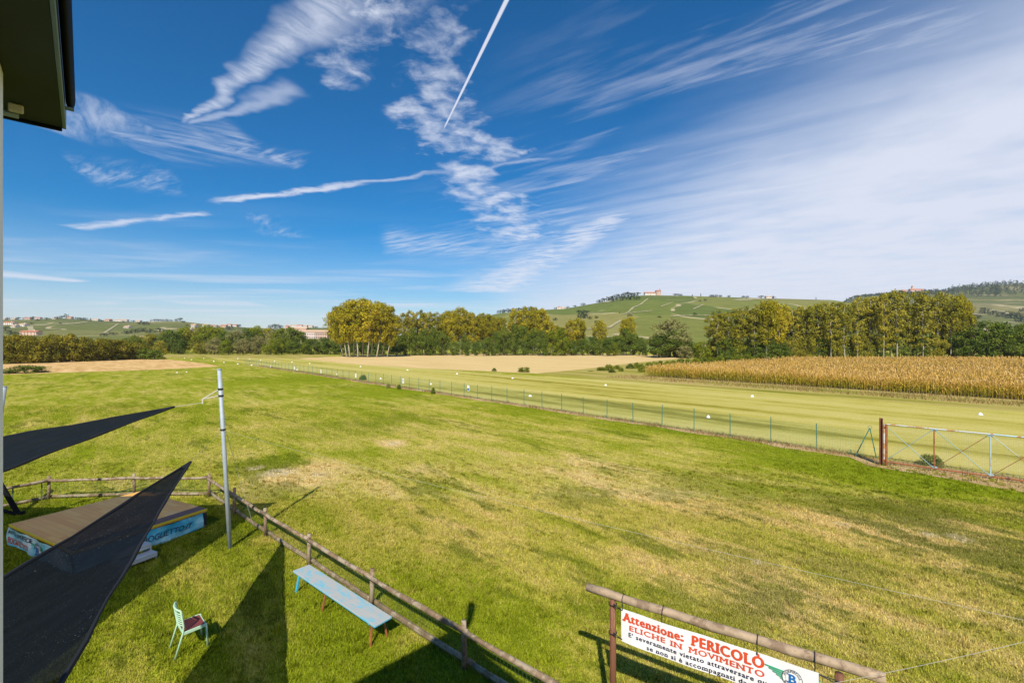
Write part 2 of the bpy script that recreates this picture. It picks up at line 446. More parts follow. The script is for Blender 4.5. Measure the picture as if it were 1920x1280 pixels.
def mesh_mat(name, c, open_=.85, cell=.06, wire=.12):
    """woven or welded wire: a grid of strands with open cells"""
    m, t, b = bsdf_mat(name)
    p = t.new('ShaderNodeTexCoord').outputs['Object']
    x, y, z = t.sep(p); h = t.m('DIVIDE', t.add(t.mul(x, .74), t.mul(y, -.67)), cell); zz = t.m('DIVIDE', z, cell)
    g = t.m('MAXIMUM', t.step(t.m('ABSOLUTE', t.sub(t.m('FRACT', h), .5)), .5-wire, .5, False), t.step(t.m('ABSOLUTE', t.sub(t.m('FRACT', zz), .5)), .5-wire, .5, False))
    tr = t.new('ShaderNodeBsdfTransparent'); mx = t.new('ShaderNodeMixShader')
    b.inputs['Base Color'].default_value = tuple(c)+(1,); b.inputs['Roughness'].default_value = .5
    t.l.new(t.m('MINIMUM', t.step(g, 0.0, .05, False), 1-open_ if open_ < 0 else 1.0), mx.inputs[0])
    t.l.new(tr.outputs[0], mx.inputs[1]); t.l.new(b.outputs[0], mx.inputs[2]); t.l.new(mx.outputs[0], t.n['Material Output'].inputs[0])
    return m
def net_mat(name, c, cover):
    """shade netting: dark knit, see-through between the threads"""
    m, t, b = bsdf_mat(name)
    p = t.new('ShaderNodeTexCoord').outputs['Object']
    n = t.noise(t.v('MULTIPLY', p, (9, 1.2, 1.2)), 1.0, 4, .6); w = t.noise(p, 42.0, 3, .7)
    wr = t.noise(t.v('MULTIPLY', p, (1.6, .35, 1)), 1.0, 3, .55)
    specks = t.mul(t.step(w, .665, .70), t.step(t.noise(p, .9, 2, .5), .42, .6))
    t.put(b.inputs['Base Color'], t.mix(t.mul(specks, .3), t.mix(n, tuple(q*.4 for q in c), tuple(q*1.7 for q in c)), (.45, .5, .55)))  # paler streaks in the colour imitate sunlit runs of the net
    b.inputs['Roughness'].default_value = .9; b.inputs['Specular IOR Level'].default_value = .04
    tr = t.new('ShaderNodeBsdfTransparent'); mx = t.new('ShaderNodeMixShader')
    ge = t.new('ShaderNodeNewGeometry'); cs = t.m('MAXIMUM', t.m('ABSOLUTE', t.v('DOT_PRODUCT', ge.outputs['True Normal'], ge.outputs['Incoming'])), .05)
    opn = t.m('POWER', t.add(cover-.07, t.add(t.mul(n, .06), t.mul(wr, .08))), t.m('POWER', cs, -.4))     # holes close up when seen aslant
    t.l.new(t.sub(1.0, opn), mx.inputs[0])
    t.l.new(tr.outputs[0], mx.inputs[1]); t.l.new(b.outputs[0], mx.inputs[2]); t.l.new(mx.outputs[0], t.n['Material Output'].inputs[0])
    bp = t.new('ShaderNodeBump'); bp.inputs['Strength'].default_value = .35; bp.inputs['Distance'].default_value = .03
    t.l.new(wr, bp.inputs['Height']); t.l.new(bp.outputs[0], b.inputs['Normal'])
    return m

M = {}
M['ground'] = ground_mat(); M['blades'] = blade_mat()
M['wood'] = simple('weathered_wood', (.20, .135, .08), .9, .75, 7, bump=1.0, c2=(.33, .265, .19), lo=.47, hi=.58)
M['wood_dark'] = simple('brown_stained_wood', (.16, .065, .032), .7, .45, 5, bump=.4, stretch=(6, 6, 1), c2=(.30, .16, .09), lo=.55, hi=.7)
M['wood_pale'] = simple('sun_bleached_pole', (.36, .265, .175), .85, .5, 8, bump=1.0, c2=(.22, .15, .095), lo=.5, hi=.6)
M['galv'] = simple('galvanised_steel', (.36, .41, .45), .6, .15, 9, metal=.15, c2=(.33, .37, .40), spec=.35)
M['green_post'] = simple('green_coated_steel', (.03, .16, .14), .45, .2, 8)
M['green_wire'] = mesh_mat('green_wire_mesh', (.09, .24, .17), cell=.07, wire=.04)
M['grey_wire'] = mesh_mat('thin_wire_mesh', (.10, .16, .06), cell=.08, wire=.03)
M['gate_wire'] = mesh_mat('gate_wire_mesh', (.26, .27, .20), cell=.07, wire=.03)
M['rust'] = simple('rusty_steel', (.30, .105, .035), .8, .4, 9, bump=.3, c2=(.10, .035, .02), lo=.5, hi=.66)
M['rust_dark'] = simple('dark_rusty_steel', (.13, .045, .025), .8, .4, 7, bump=.3, c2=(.33, .12, .05), lo=.56, hi=.68)
M['blue_rust'] = simple('flaking_pale_blue_paint', (.40, .52, .54), .6, .2, 3.0, c2=(.36, .14, .05), lo=.52, hi=.58)
M['rust_blue'] = simple('rust_through_blue_paint', (.44, .22, .10), .7, .3, 3.0, c2=(.50, .52, .49), lo=.47, hi=.53)
M['bluegrey'] = simple('pale_blue_painted_steel', (.24, .40, .42), .6, .2, 6, c2=(.38, .18, .08), lo=.60, hi=.66)
M['white_plastic'] = simple('white_plastic', (.80, .79, .76), .5, .06, 4)
M['white_paint'] = simple('white_wall_paint', (.84, .84, .83), .7, .06, 2, c2=(.58, .57, .54), lo=.6, hi=.8)
M['blue_sign'] = simple('blue_sign_print', (.03, .16, .38), .5, .1, 4)
M['black_steel'] = simple('black_painted_steel', (.006, .006, .007), .8, .3, 8, spec=.1)
M['rope'] = simple('pale_rope', (.55, .52, .46), .9, .2, 30)
M['wire'] = simple('grey_wire', (.42, .40, .33), .8, .2, 20)
M['tie'] = simple('black_cord', (.015, .015, .017), .7, .2, 20)
M['net_far'] = net_mat('black_shade_net', (.007, .010, .014), .16)
M['net_near'] = net_mat('worn_black_shade_net', (.006, .008, .011), .13)
M['hem'] = simple('black_net_hem', (.008, .009, .011), .8, .3, 10)
M['soffit'] = simple('dark_soffit_board', (.030, .040, .028), .9, .5, 2.2, c2=(.05, .034, .02), lo=.58, hi=.75)
M['fascia'] = simple('blue_grey_fascia_metal', (.16, .22, .25), .5, .2, 3)
M['gutter'] = simple('black_gutter', (.003, .003, .003), .7, .3, 4, spec=.1)
M['cream'] = simple('cream_render', (.60, .52, .40), .9, .15, 3)
M['red_letter'] = simple('red_print', (.62, .075, .025), .5, .08, 4)
M['navy_letter'] = simple('navy_print', (.022, .022, .055), .5, .1, 4)
M['blue_letter'] = simple('blue_print', (.015, .14, .42), .5, .05, 4)
M['green_letter'] = simple('green_print', (.04, .38, .20), .5, .08, 4)
M['vinyl'] = simple('white_vinyl_sheet', (.78, .77, .78), .42, .05, 1.4, bump=.15, c2=(.66, .65, .66), lo=.62, hi=.8)
M['blue_deck_edge'] = simple('yellow_edge_tape', (.62, .47, .02), .5, .12, 5)
M['mint'] = simple('mint_green_paint', (.42, .62, .44), .42, .08, 6)
M['maroon'] = simple('maroon_seat_weave', (.16, .035, .030), .7, .25, 40, stretch=(1, 8, 1))
M['dark_back'] = simple('dark_green_back_pad', (.05, .12, .10), .6, .2, 20)
M['alu'] = simple('aluminium_tread', (.55, .58, .62), .4, .12, 8, metal=.4)
M['stage_frame'] = simple('stage_frame_metal', (.45, .47, .48), .5, .15, 6, metal=.3)
M['gap_shade'] = simple('dark_underside_board', (.03, .03, .03), .9, .3, 3)  # near-black colour standing in for shade in the stage's corner gap
M['bark_pale'] = simple('pale_poplar_bark', (.40, .35, .27), .9, .35, 2.0, bump=.4, stretch=(1, 1, .3), c2=(.17, .14, .10), lo=.55, hi=.72)
M['bark'] = simple('brown_bark', (.12, .085, .055), .95, .4, 3, bump=.5, stretch=(1, 1, .3))
M['roof_tile'] = simple('red_roof_tiles', (.42, .16, .085), .85, .25, .5)
M['roof_tan'] = simple('tan_roof_tiles', (.50, .33, .21), .85, .2, .4)
M['plaster'] = simple('pale_plaster', (.68, .62, .54), .9, .08, .3)
M['plaster_pink'] = simple('pink_plaster', (.70, .56, .50), .9, .1, .2)
M['plaster_orange'] = simple('orange_plaster', (.58, .40, .30), .9, .1, .2)
M['glass'] = simple('dark_window_glass', (.04, .05, .06), .15, .2, 1)
M['maize_soil'] = simple('maize_soil', (.10, .075, .035), 1.0, .4, 2)
POP = [(.0, (.15, .14, .012)), (.35, (.29, .265, .018)), (.62, (.46, .375, .024)), (.85, (.60, .47, .04)), (1.0, (.66, .50, .08))]
OLV = [(.0, (.11, .115, .016)), (.4, (.245, .235, .024)), (.7, (.40, .345, .038)), (1.0, (.56, .43, .065))]
GRN = [(.0, (.05, .08, .014)), (.4, (.10, .145, .020)), (.75, (.17, .21, .026)), (1.0, (.28, .29, .04))]
WIL = [(.0, (.14, .15, .045)), (.4, (.25, .235, .08)), (.7, (.36, .32, .12)), (1.0, (.46, .39, .17))]
LGR = [(.0, (.10, .14, .012)), (.4, (.17, .215, .016)), (.7, (.27, .29, .022)), (1.0, (.40, .36, .035))]
M['leaf_yellow'] = leaf_mat('yellowing_poplar_leaves', POP)
M['leaf_olive'] = leaf_mat('olive_poplar_leaves', OLV)
M['leaf_dark'] = leaf_mat('dark_green_leaves', GRN, .2)
M['leaf_willow'] = leaf_mat('greyish_willow_leaves', WIL)
M['leaf_light'] = leaf_mat('light_green_leaves', LGR)
M['leaf_hedge'] = leaf_mat('hedge_leaves', [(.0, (.08, .09, .010)), (.35, (.17, .165, .018)), (.65, (.30, .25, .028)), (1.0, (.50, .38, .05))], .25, .15)
M['leaf_far'] = leaf_mat('far_tree_leaves', [(.0, (.022, .042, .015)), (.5, (.05, .075, .024)), (1.0, (.11, .12, .038))], .2, .5)
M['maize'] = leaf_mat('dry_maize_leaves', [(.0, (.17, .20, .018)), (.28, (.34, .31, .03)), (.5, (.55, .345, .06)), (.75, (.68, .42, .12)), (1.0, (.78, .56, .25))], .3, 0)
M['dry_weed'] = leaf_mat('dry_weeds', [(.0, (.15, .13, .03)), (.4, (.32, .22, .08)), (.75, (.46, .30, .14)), (1.0, (.58, .44, .22))], .3, 0)

# ------------------------------------------------------------------ ground, strip and fields
def structure(o): o['kind'] = 'structure'; return o
def sheet(name, pts, z, m, wob=0.0, res=1.5, seed=1):
    """flat sheet with an uneven outline"""
    out = []
    for a, b in zip(pts, pts[1:]+pts[:1]):
        a, b = Vector(a), Vector(b); n = max(1, min(220, int((b-a).length/res)))
        for k in range(n):
            p = a.lerp(b, k/n); nr = Vector((-(b-a).y, (b-a).x, 0)).normalized()
            f = 0 if k == 0 else 1
            p = p + nr*wob*f*(mnoise.noise(Vector((p.x*.35+seed, p.y*.35, 0)))*1.3 + mnoise.noise(Vector((p.x*1.7, p.y*1.7+seed, 3)))*.6)
            out.append(Vector((p.x, p.y, z)))
    mb = MB(); mb.quad(*out); o = mb.build(name, m); return structure(o)

gm = MB(); R_ = 4200
gm.quad((-R_, -300, 0), (R_, -300, 0), (R_, R_, 0), (-R_, R_, 0))
structure(gm.build('ground', M['ground']))
M['runway'] = strip_mat('mown_strip_grass', [(.20, (.14, .11, .014)), (.33, (.24, .21, .03)), (.45, (.39, .345, .075)), (.62, (.48, .415, .13)), (.8, (.36, .34, .06))], .24, .065, 7, amp=1.5)
M['margin'] = strip_mat('rough_field_margin', [(.25, (.17, .18, .022)), (.42, (.29, .26, .05)), (.60, (.38, .31, .10)), (.80, (.46, .32, .15))], .3, .12, 5, .8, 1.5)
M['stubble'] = strip_mat('cut_stubble', [(.2, (.46, .32, .13)), (.5, (.59, .43, .19)), (.8, (.67, .51, .26))], .9, .04, 2.4, 1.0, 1.3)
M['stubble_left'] = strip_mat('cut_stubble_near', [(.2, (.40, .25, .095)), (.5, (.57, .37, .155)), (.8, (.67, .47, .23))], .6, .15, 1.6, 1.0, 1.6)
M['dirt'] = strip_mat('bare_fence_line', [(.2, (.24, .16, .07)), (.45, (.42, .28, .135)), (.7, (.54, .39, .22))], .8, .35, 8, .8, 1.6)
sheet('runway', [along(29.6, -230), along(29.6, 60), along(62, 60), along(58.5, -36), along(54.5, -60), along(50, -230)], .004, M['runway'], .35, 1.6, 5)
MARG = [along(54.5, -60), along(56, 70), along(84, 70), G(1300, 690), G(1430, 668), G(1290, 669), G(1190, 680), G(1080, 692), G(1010, 701), G(985, 701)]
sheet('field_margin', [along(57.5, -30), along(58.5, 70), along(92, 70), Vector((67, 124, 0)), Vector((74, 170, 0)), G(1280, 670.5), G(1186, 680), G(1088, 692), G(1000, 700.5)], .008, M['margin'], .5, 1.6, 9)
STUB = [G(548, 671.2), G(675, 683.5), G(790, 690.5), G(920, 696.5), G(1005, 700), G(1088, 692.5), G(1190, 680), G(1286, 671), G(1240, 665.5), G(1120, 663), G(860, 663.3), G(700, 665.5), G(600, 668)]
sheet('stubble_field', STUB, .012, M['stubble'], .4, 3, 3)
sheet('stubble_field', [G(-400, 702), G(0, 702.5), G(160, 697), G(300, 692.5), G(412, 687), G(390, 682), G(340, 676), G(290, 672), G(150, 674), G(0, 681), G(-400, 690)], .008, M['stubble_left'], .35, 2, 7)
sheet('grass_verge', [G(300, 671), G(420, 671), G(560, 671.5), G(640, 668), G(600, 664), G(300, 664)], .016, M['margin'], .3, 4, 2)
sheet('dirt_strip', [along(FENCE_S-.65, -130), along(FENCE_S-.65, -5.5), along(FENCE_S-1.9, -4.6), along(FENCE_S-1.9, 8), along(FENCE_S+.3, 8), along(FENCE_S+.45, -130)], .012, M['dirt'], .45, .6, 13)

# ------------------------------------------------------------------ hills
def interp(pts, x):
    return float(np.interp(x, [p[0] for p in pts], [p[1] for p in pts]))
class Hill:
    def __init__(s, sky, foot, crest, back, seed, amp=2.0):
        s.sky, s.foot, s.crest, s.back, s.seed, s.amp = sky, foot, crest, back, seed, amp
    def crest_h(s, px):
        return CAM_H + (CY-interp(s.sky, px))/F*s.crest
    def h(s, px, Y):
        hc = max(0.0, s.crest_h(px)-0.5) if interp(s.sky, px) < 639.5 else 0.0
        t = (Y-s.foot)/(s.crest-s.foot)
        X = (px-CX)/F*Y
        n = mnoise.noise(Vector((X*.006+s.seed, Y*.006, 0)))*s.amp + mnoise.noise(Vector((X*.02, Y*.02, s.seed)))*s.amp*.35
        if t <= 0: return -2.0
        if t <= 1: return hc*(.72*t + .28*t*t*(3-2*t)) + n*min(1, t*3)*min(1, hc/20)*(1-t*.8) - (.5 if t < .02 else 0)
        u = min(1.0, (Y-s.crest)/s.back)
        return hc*(1-u*u*(3-2*u)) + n*.2*min(1, hc/20)*(1-u)
    def hit(s, px, py):
        """where the ray through a pixel meets the slope"""
        Y = s.foot
        while Y < s.crest:
            if s.h(px, Y) >= CAM_H + (CY-py)/F*Y: break
            Y += 4.0
        return Vector(((px-CX)/F*Y, Y, s.h(px, Y)))
    def mesh(s, name, m, x0, x1, dx=6.0, n=70):
        xs = np.arange(x0, x1+.1, dx)
        tt = np.concatenate([np.linspace(0, 1, n)**1.15, 1+np.linspace(.06, 1, 10)])
        vs = []
        for px in xs:
            for t in tt:
                Y = s.foot + t*(s.crest-s.foot) if t <= 1 else s.crest + (t-1)*s.back
                vs.append(((px-CX)/F*Y, Y, s.h(px, Y)))
        k = len(tt); fs = []
        for i in range(len(xs)-1):
            for j in range(k-1): fs.append((i*k+j, (i+1)*k+j, (i+1)*k+j+1, i*k+j+1))
        me = np_mesh(name, vs, fs, m); me.polygons.foreach_set('use_smooth', [True]*len(me.polygons))
        return structure(link_mesh(name, me))
def hill_mat(name, cell, greens, tan, seed, period, dirs):
    m, t, b = bsdf_mat(name)
    p = t.new('ShaderNodeNewGeometry').outputs['Position']
    vo = t.new('ShaderNodeTexVoronoi'); vo.inputs['Scale'].default_value = 1.0; vo.feature = 'F1'
    pw = t.v('ADD', t.v('MULTIPLY', p, (cell, cell*.55, 0)), t.v('MULTIPLY', t.xyz(t.noise(p, .006, 2), t.noise(p, .0071, 2)), (.5, .5, 0)))
    pw = t.v('ADD', pw, (seed, seed*.7, 0)); t.l.new(pw, vo.inputs['Vector'])
    r1, r2, r3 = t.sep(vo.outputs['Color'])
    ed = t.new('ShaderNodeTexVoronoi'); ed.feature = 'DISTANCE_TO_EDGE'; ed.inputs['Scale'].default_value = 1.0; t.l.new(pw, ed.inputs['Vector'])
    base = t.ramp(r1, [(.1, greens[0]), (.4, greens[1]), (.68, greens[2]), (.86, greens[3]), (.97, tan)])
    def stripe(ang, per):
        s = t.v('DOT_PRODUCT', p, (math.cos(ang)/per, math.sin(ang)/per, 0))
        return t.step(t.m('ABSOLUTE', t.sub(t.m('FRACT', s), .5)), .12, .36)
    st = t.mix(t.step(r2, .45, .46), t.xyz(*[stripe(dirs[0], period)]*3), t.xyz(*[stripe(dirs[1], period)]*3))
    base = t.mix(t.mul(st, .55), base, (.20, .18, .055))
    edge = t.mul(t.step(ed.outputs[0], .022, .008), t.step(t.noise(p, .01, 2), .50, .60))
    base = t.mix(edge, base, (.44, .36, .22))
    n = t.noise(p, .05, 5, .65); k = t.add(.6, t.mul(n, .8))
    base = t.mix(1.0, base, t.xyz(k, k, k), 'MULTIPLY')
    t.put(b.inputs['Base Color'], base); b.inputs['Roughness'].default_value = 1.0; b.inputs['Specular IOR Level'].default_value = 0
    bp = t.new('ShaderNodeBump'); bp.inputs['Strength'].default_value = 1.0; bp.inputs['Distance'].default_value = 3.0
    t.l.new(n, bp.inputs['Height']); t.l.new(bp.outputs[0], b.inputs['Normal']); return m
HG = [(.065, .115, .018), (.09, .14, .022), (.115, .155, .024), (.16, .175, .04)]
M['hill_c'] = hill_mat('vineyard_slopes', .006, HG, (.24, .22, .07), 3.1, 7.5, (.5, 1.1))
M['hill_l'] = hill_mat('vineyard_ridge', .0055, [(.075, .10, .028), (.095, .125, .03), (.13, .15, .038), (.18, .175, .06)], (.30, .25, .13), 8.4, 10, (.35, 1.3))
M['hill_r'] = hill_mat('wooded_far_slopes', .005, [(.055, .08, .03), (.08, .105, .035), (.12, .135, .045), (.17, .16, .065)], (.30, .26, .15), 1.7, 12, (.9, 1.9))
M['track'] = simple('pale_dirt_track', (.33, .29, .15), 1.0, .2, .3)
HL = Hill([(-500, 604), (-200, 601), (0, 599), (60, 599), (110, 596), (150, 598), (240, 603), (340, 602), (420, 611), (470, 614), (520, 616), (560, 613), (600, 614), (660, 618), (740, 630), (800, 640)], 420, 1350, 900, 4.0, 2.5)
HC = Hill([(680, 640), (760, 628), (880, 600), (930, 588), (960, 584), (1010, 581), (1060, 578), (1110, 569), (1130, 566), (1180, 555), (1215, 553), (1290, 554), (1380, 557), (1450, 559), (1560, 562), (1620, 571), (1680, 581), (1750, 600), (1850, 640)], 330, 1050, 800, 11.0, 2.0)
HR = Hill([(1440, 640), (1500, 622), (1545, 590), (1575, 573), (1600, 558), (1660, 552), (1700, 549), (1760, 545), (1800, 541), (1860, 535), (1920, 531), (2000, 524), (2300, 522)], 620, 1900, 900, 19.0, 5.0)
HL.mesh('hills', M['hill_l'], -420, 800); HC.mesh('hills', M['hill_c'], 680, 1850); HR.mesh('hills', M['hill_r'], 1440, 2240)
def hill_strip(hill, pts, w, name='dirt_track'):
    """pale track or bare field laid over the slope, a little proud of it"""
    c = []
    for a, b in zip(pts, pts[1:]):
        n = max(2, int(abs(b[0]-a[0])/2.5) + int(abs(b[1]-a[1])/1.2))
        c += [(a[0]+(b[0]-a[0])*k/n, a[1]+(b[1]-a[1])*k/n) for k in range(n)]
    c.append(pts[-1]); mb = MB(); prev = None
    q = [hill.hit(*p) for p in c]
    for k, p in enumerate(q):
        d = (q[min(k+1, len(q)-1)]-q[max(k-1, 0)]); d.z = 0
        if d.length < .01: continue
        d.normalize(); s = Vector((-d.y, d.x, 0))*w*.3*(1+.5*mnoise.noise(p*.05))
        row = []
        for e in (p-s, p+s):
            px = e.x/e.y*F+CX; row.append(Vector((e.x, e.y, hill.h(px, e.y)+.7)))
        if prev: mb.quad(prev[0], row[0], row[1], prev[1])
        prev = row
    structure(mb.build(name, M['track']))
for pts, w in [([(1215, 560), (1200, 572), (1187, 577), (1178, 586), (1168, 590)], 5), ([(1165, 590), (1185, 587), (1222, 583)], 9), ([(1257, 594), (1290, 592), (1332, 592)], 7),
               ([(1118, 569), (1135, 566), (1150, 565)], 26), ([(1165, 601), (1150, 610), (1140, 616)], 8), ([(1210, 556), (1240, 556.5), (1275, 555.5)], 12), ([(1100, 589), (1112, 586)], 8),
               ([(1380, 563), (1430, 560), (1550, 563)], 30), ([(1250, 563), (1290, 564), (1340, 566)], 6), ([(1030, 619), (1064, 620), (1110, 617)], 14), ([(1240, 575), (1262, 567)], 5), ([(1420, 575), (1395, 586)], 5), ([(1300, 580), (1320, 571)], 4), ([(1480, 590), (1500, 602)], 6)]:
    hill_strip(HC, pts, w)
for pts, w in [([(50, 609), (90, 610), (135, 607), (162, 604)], 16), ([(56, 612), (60, 624), (66, 630)], 12), ([(195, 625), (210, 615), (222, 607)], 6), ([(248, 613), (262, 613)], 14),
               ([(100, 627), (160, 626), (226, 625)], 6), ([(300, 602), (318, 603)], 12), ([(20, 622), (50, 621)], 8), ([(430, 621), (470, 624), (520, 630)], 8), ([(360, 612), (390, 614)], 10)]:
    hill_strip(HL, pts, w)
for pts, w in [([(1850, 580), (1880, 584), (1898, 592)], 10), ([(1880, 604), (1905, 606)], 14), ([(1830, 572), (1870, 570), (1925, 568)], 9), ([(1680, 548), (1760, 546)], 10)]:
    hill_strip(HR, pts, w)

# ------------------------------------------------------------------ trees
def leaf_cloud(rng, centres, radii, per, size, squash=.85):
    """leaf-sized faces spread over many small clumps; returns verts, faces, tone"""
    V, T = [], []
    for c, r, n in zip(centres, radii, per):
        d = rng.normal(size=(n, 3)); d /= np.linalg.norm(d, axis=1)[:, None]
        rad = r*(rng.uniform(.35, 1.0, n)**.6)[:, None]
        pos = np.array(c) + d*rad*np.array([1, 1, squash])
        nrm = d + rng.normal(scale=.55, size=(n, 3)) + np.array([0, 0, .25]); nrm /= np.linalg.norm(nrm, axis=1)[:, None]
        a = np.cross(nrm, rng.normal(size=(n, 3))); a /= np.linalg.norm(a, axis=1)[:, None]
        b = np.cross(nrm, a)
        s = (size*rng.uniform(.6, 1.3, n))[:, None]
        q = np.stack([pos-a*s, pos+b*s*.62+nrm*s*.18, pos+a*s, pos-b*s*.62+nrm*s*.18], axis=1)
        V.append(q.reshape(-1, 3)); T.append(np.clip(rng.normal(.48+rng.normal(0, .10), .15, n), 0, 1))
    V = np.concatenate(V); f = np.arange(len(V)).reshape(-1, 4)
    return V, f, np.concatenate(T)
def crown_mesh(name, seed, h, z0, rmax, prof, nclump, per, size, m, cr=(.10, .17), hollow=.45, squash=.85):
    rng = np.random.default_rng(seed); C, Rr, N = [], [], []
    lob = rng.uniform(0, 6.28, 6)
    while len(C) < nclump:
        u = rng.uniform(0, 1); a = rng.uniform(0, 2*math.pi)
        r = prof(u)
        if rng.uniform() > r: continue
        k = 1 + .22*math.sin(2*a+lob[0]+3*u) + .16*math.sin(3*a+lob[1]-5*u)
        rr = rmax*r*k*(hollow+(1-hollow)*rng.uniform()**.5)*rng.uniform(.75, 1.05)
        C.append((rr*math.cos(a), rr*math.sin(a), z0+(h-z0)*u))
        Rr.append(rmax*rng.uniform(*cr)*2.2); N.append(int(per*rng.uniform(.6, 1.4)))
    V, f, T = leaf_cloud(rng, C, Rr, N, size, squash)
    return np_mesh(name, V, f, m, T), C
def trunk_mesh(name, seed, h, r0, m, centres, nlimb=8, wav=.03):
    rng = random.Random(seed); mb = MB(); pts = []
    for k in range(7):
        u = k/6; pts.append(Vector((rng.uniform(-1, 1)*wav*h*u, rng.uniform(-1, 1)*wav*h*u, h*u*.92)))
    rad = [r0*(1.25 if k == 0 else 1)*(1-.85*(k/6)**.9)+.02 for k in range(7)]
    mb.tube(pts, rad, 7)
    cs = [c for c in centres if c[2] > h*.25]; rng.shuffle(cs)
    for c in cs[:nlimb]:
        zb = max(h*.15, c[2]-math.hypot(c[0], c[1])*rng.uniform(.7, 1.3)); u = zb/(h*.92); i = min(5, int(u*6)); f = u*6-i
        p = pts[i].lerp(pts[min(6, i+1)], min(1, f)); c = Vector(c); mid = p.lerp(c, .5) + Vector((0, 0, -.06*h*.3))
        r = rad[i]*.45
        mb.tube([p, mid, c], [r, r*.6, r*.2+.01], 5)
    me = mb.mesh(name, m, (0, 0, 0), True); return me
PROF = {
    'poplar': lambda u: max(.05, min(1, .35+1.5*u)*math.sqrt(max(0, 1-((u-.42)/.60)**2)) if u > .42 else min(1, .40+1.35*u)),
    'column': lambda u: max(.06, (.62+.5*u)*math.sqrt(max(0, 1-max(0, (u-.45)/.57)**2))),
    'round': lambda u: max(.08, math.sqrt(max(0, 1-((u-.42)/.6)**2))),
    'bush': lambda u: max(.08, math.sqrt(max(0, 1-(u*.97)**2.4))*(.85+.15*min(1, u*4))),
}
PROTO = {}
def kind(key, n, h, z0, rmax, prof, ncl, per, size, leafm, bark, r0, nl=8, cr=(.10, .17), wav=.03, hollow=.45, squash=.85):
    L = []
    for i in range(n):
        seed = hash_seed(key)+i*17
        cm, C = crown_mesh('crown', seed, h, z0, rmax, PROF[prof], ncl, per, size, M[leafm], cr, hollow, squash)
        L.append((cm, trunk_mesh('trunk', seed, h, r0, M[bark], C, nl, wav)))
    PROTO[key] = (h, rmax, L)
def hash_seed(s): return sum((i+1)*ord(c) for i, c in enumerate(s))
kind('poplar', 4, 20, 6.2, 4.3, 'poplar', 84, 74, .29, 'leaf_yellow', 'bark_pale', .24, 12, (.11, .18))
kind('olive', 4, 19, 3.4, 3.1, 'column', 84, 66, .27, 'leaf_olive', 'bark_pale', .19, 12, (.12, .19), .02)
kind('thin', 5, 19, 4.0, 2.9, 'column', 62, 60, .235, 'leaf_olive', 'bark_pale', .17, 14, (.11, .18), .03, .3)
kind('dark', 4, 12, .9, 4.6, 'round', 64, 74, .28, 'leaf_dark', 'bark', .20, 8, (.11, .18))
kind('light', 3, 12, .8, 4.4, 'round', 64, 74, .27, 'leaf_light', 'bark', .18, 8, (.11, .18))
kind('willow', 3, 12, .9, 5.0, 'round', 70, 76, .26, 'leaf_willow', 'bark', .26, 8, (.10, .17))
kind('oliveround', 3, 12, .6, 4.6, 'round', 66, 74, .26, 'leaf_olive', 'bark', .20, 8, (.11, .18))
kind('hedge', 4, 7.5, .25, 4.2, 'bush', 72, 74, .21, 'leaf_hedge', 'bark', .14, 8, (.09, .15))
kind('bush', 3, 3.0, .05, 1.7, 'bush', 60, 40, .13, 'leaf_dark', 'bark', .05, 6, (.12, .2))
kind('lbush', 3, 3.0, .05, 1.5, 'bush', 60, 40, .12, 'leaf_light', 'bark', .05, 6, (.12, .2))
kind('dbush', 2, 3.0, .05, 1.7, 'bush', 60, 40, .13, 'leaf_willow', 'bark', .05, 6, (.12, .2))
ORD = ['first', 'second', 'third', 'fourth', 'fifth', 'sixth', 'seventh', 'eighth', 'ninth', 'tenth', 'eleventh', 'twelfth', 'thirteenth', 'fourteenth', 'fifteenth', 'sixteenth', 'seventeenth', 'eighteenth', 'nineteenth', 'twentieth']
TENS = {2: 'twenty', 3: 'thirty', 4: 'forty', 5: 'fifty', 6: 'sixty'}
def ordinal(i):
    i += 1
    if i <= 20: return ORD[i-1]
    d, r = divmod(i, 10)
    return TENS[d][:-1]+'ieth' if r == 0 else TENS[d]+'-'+ORD[r-1]
RT = random.Random(5)
def tree(name, key, x, y, depth, top, width=None, label=None, group=None, topx=None, cat='tree', var=None):
    """tree whose foot stands at column x, depth metres away, reaching up to row top; width in px"""
    h0, r0, L = PROTO[key]; base = Vector(((x-CX)/F*depth, depth, 0))
    ht = CAM_H + (CY-top)/F*depth
    sz = ht/h0; sx = (width/F*depth/2)/r0 if width else sz
    root = empty(name, base, label, cat, group)
    cm, tm = L[RT.randrange(len(L)) if var is None else var % len(L)]
    rz = RT.uniform(0, 6.28); lean = 0.0
    if topx is not None: lean = math.atan2((topx-x)/F*depth, ht)
    for nm, me in (('crown', cm), ('trunk', tm)):
        o = bpy.data.objects.new(nm, me); COL.objects.link(o); o.parent = root
        o.scale = (sx, sx, sz)
        q = Matrix.Rotation(lean, 3, 'Y') @ Matrix.Rotation(rz, 3, 'Z'); o.rotation_euler = q.to_euler()
    return root

# the grove of leaning poplars left of centre
rows = [(644, 622, 178, 582, 34), (650, 634, 172, 572, 36), (656, 646, 168, 567, 40), (664, 658, 174, 564, 40), (671, 668, 167, 564, 42), (680, 680, 176, 563, 44), (689, 694, 168, 565, 44), (696, 707, 174, 566, 42), (706, 720, 170, 569, 40), (716, 733, 175, 575, 36), (726, 741, 172, 588, 30)]
for i, (bx, tx, D, top, w) in enumerate(rows):
    tree('poplar_tree', 'poplar', bx, 0, D, top, w, 'tall yellowing poplar with pale trunk in the domed leaning grove, %s from its left edge' % ordinal(i), 'leaning poplars of the domed grove', topx=tx)
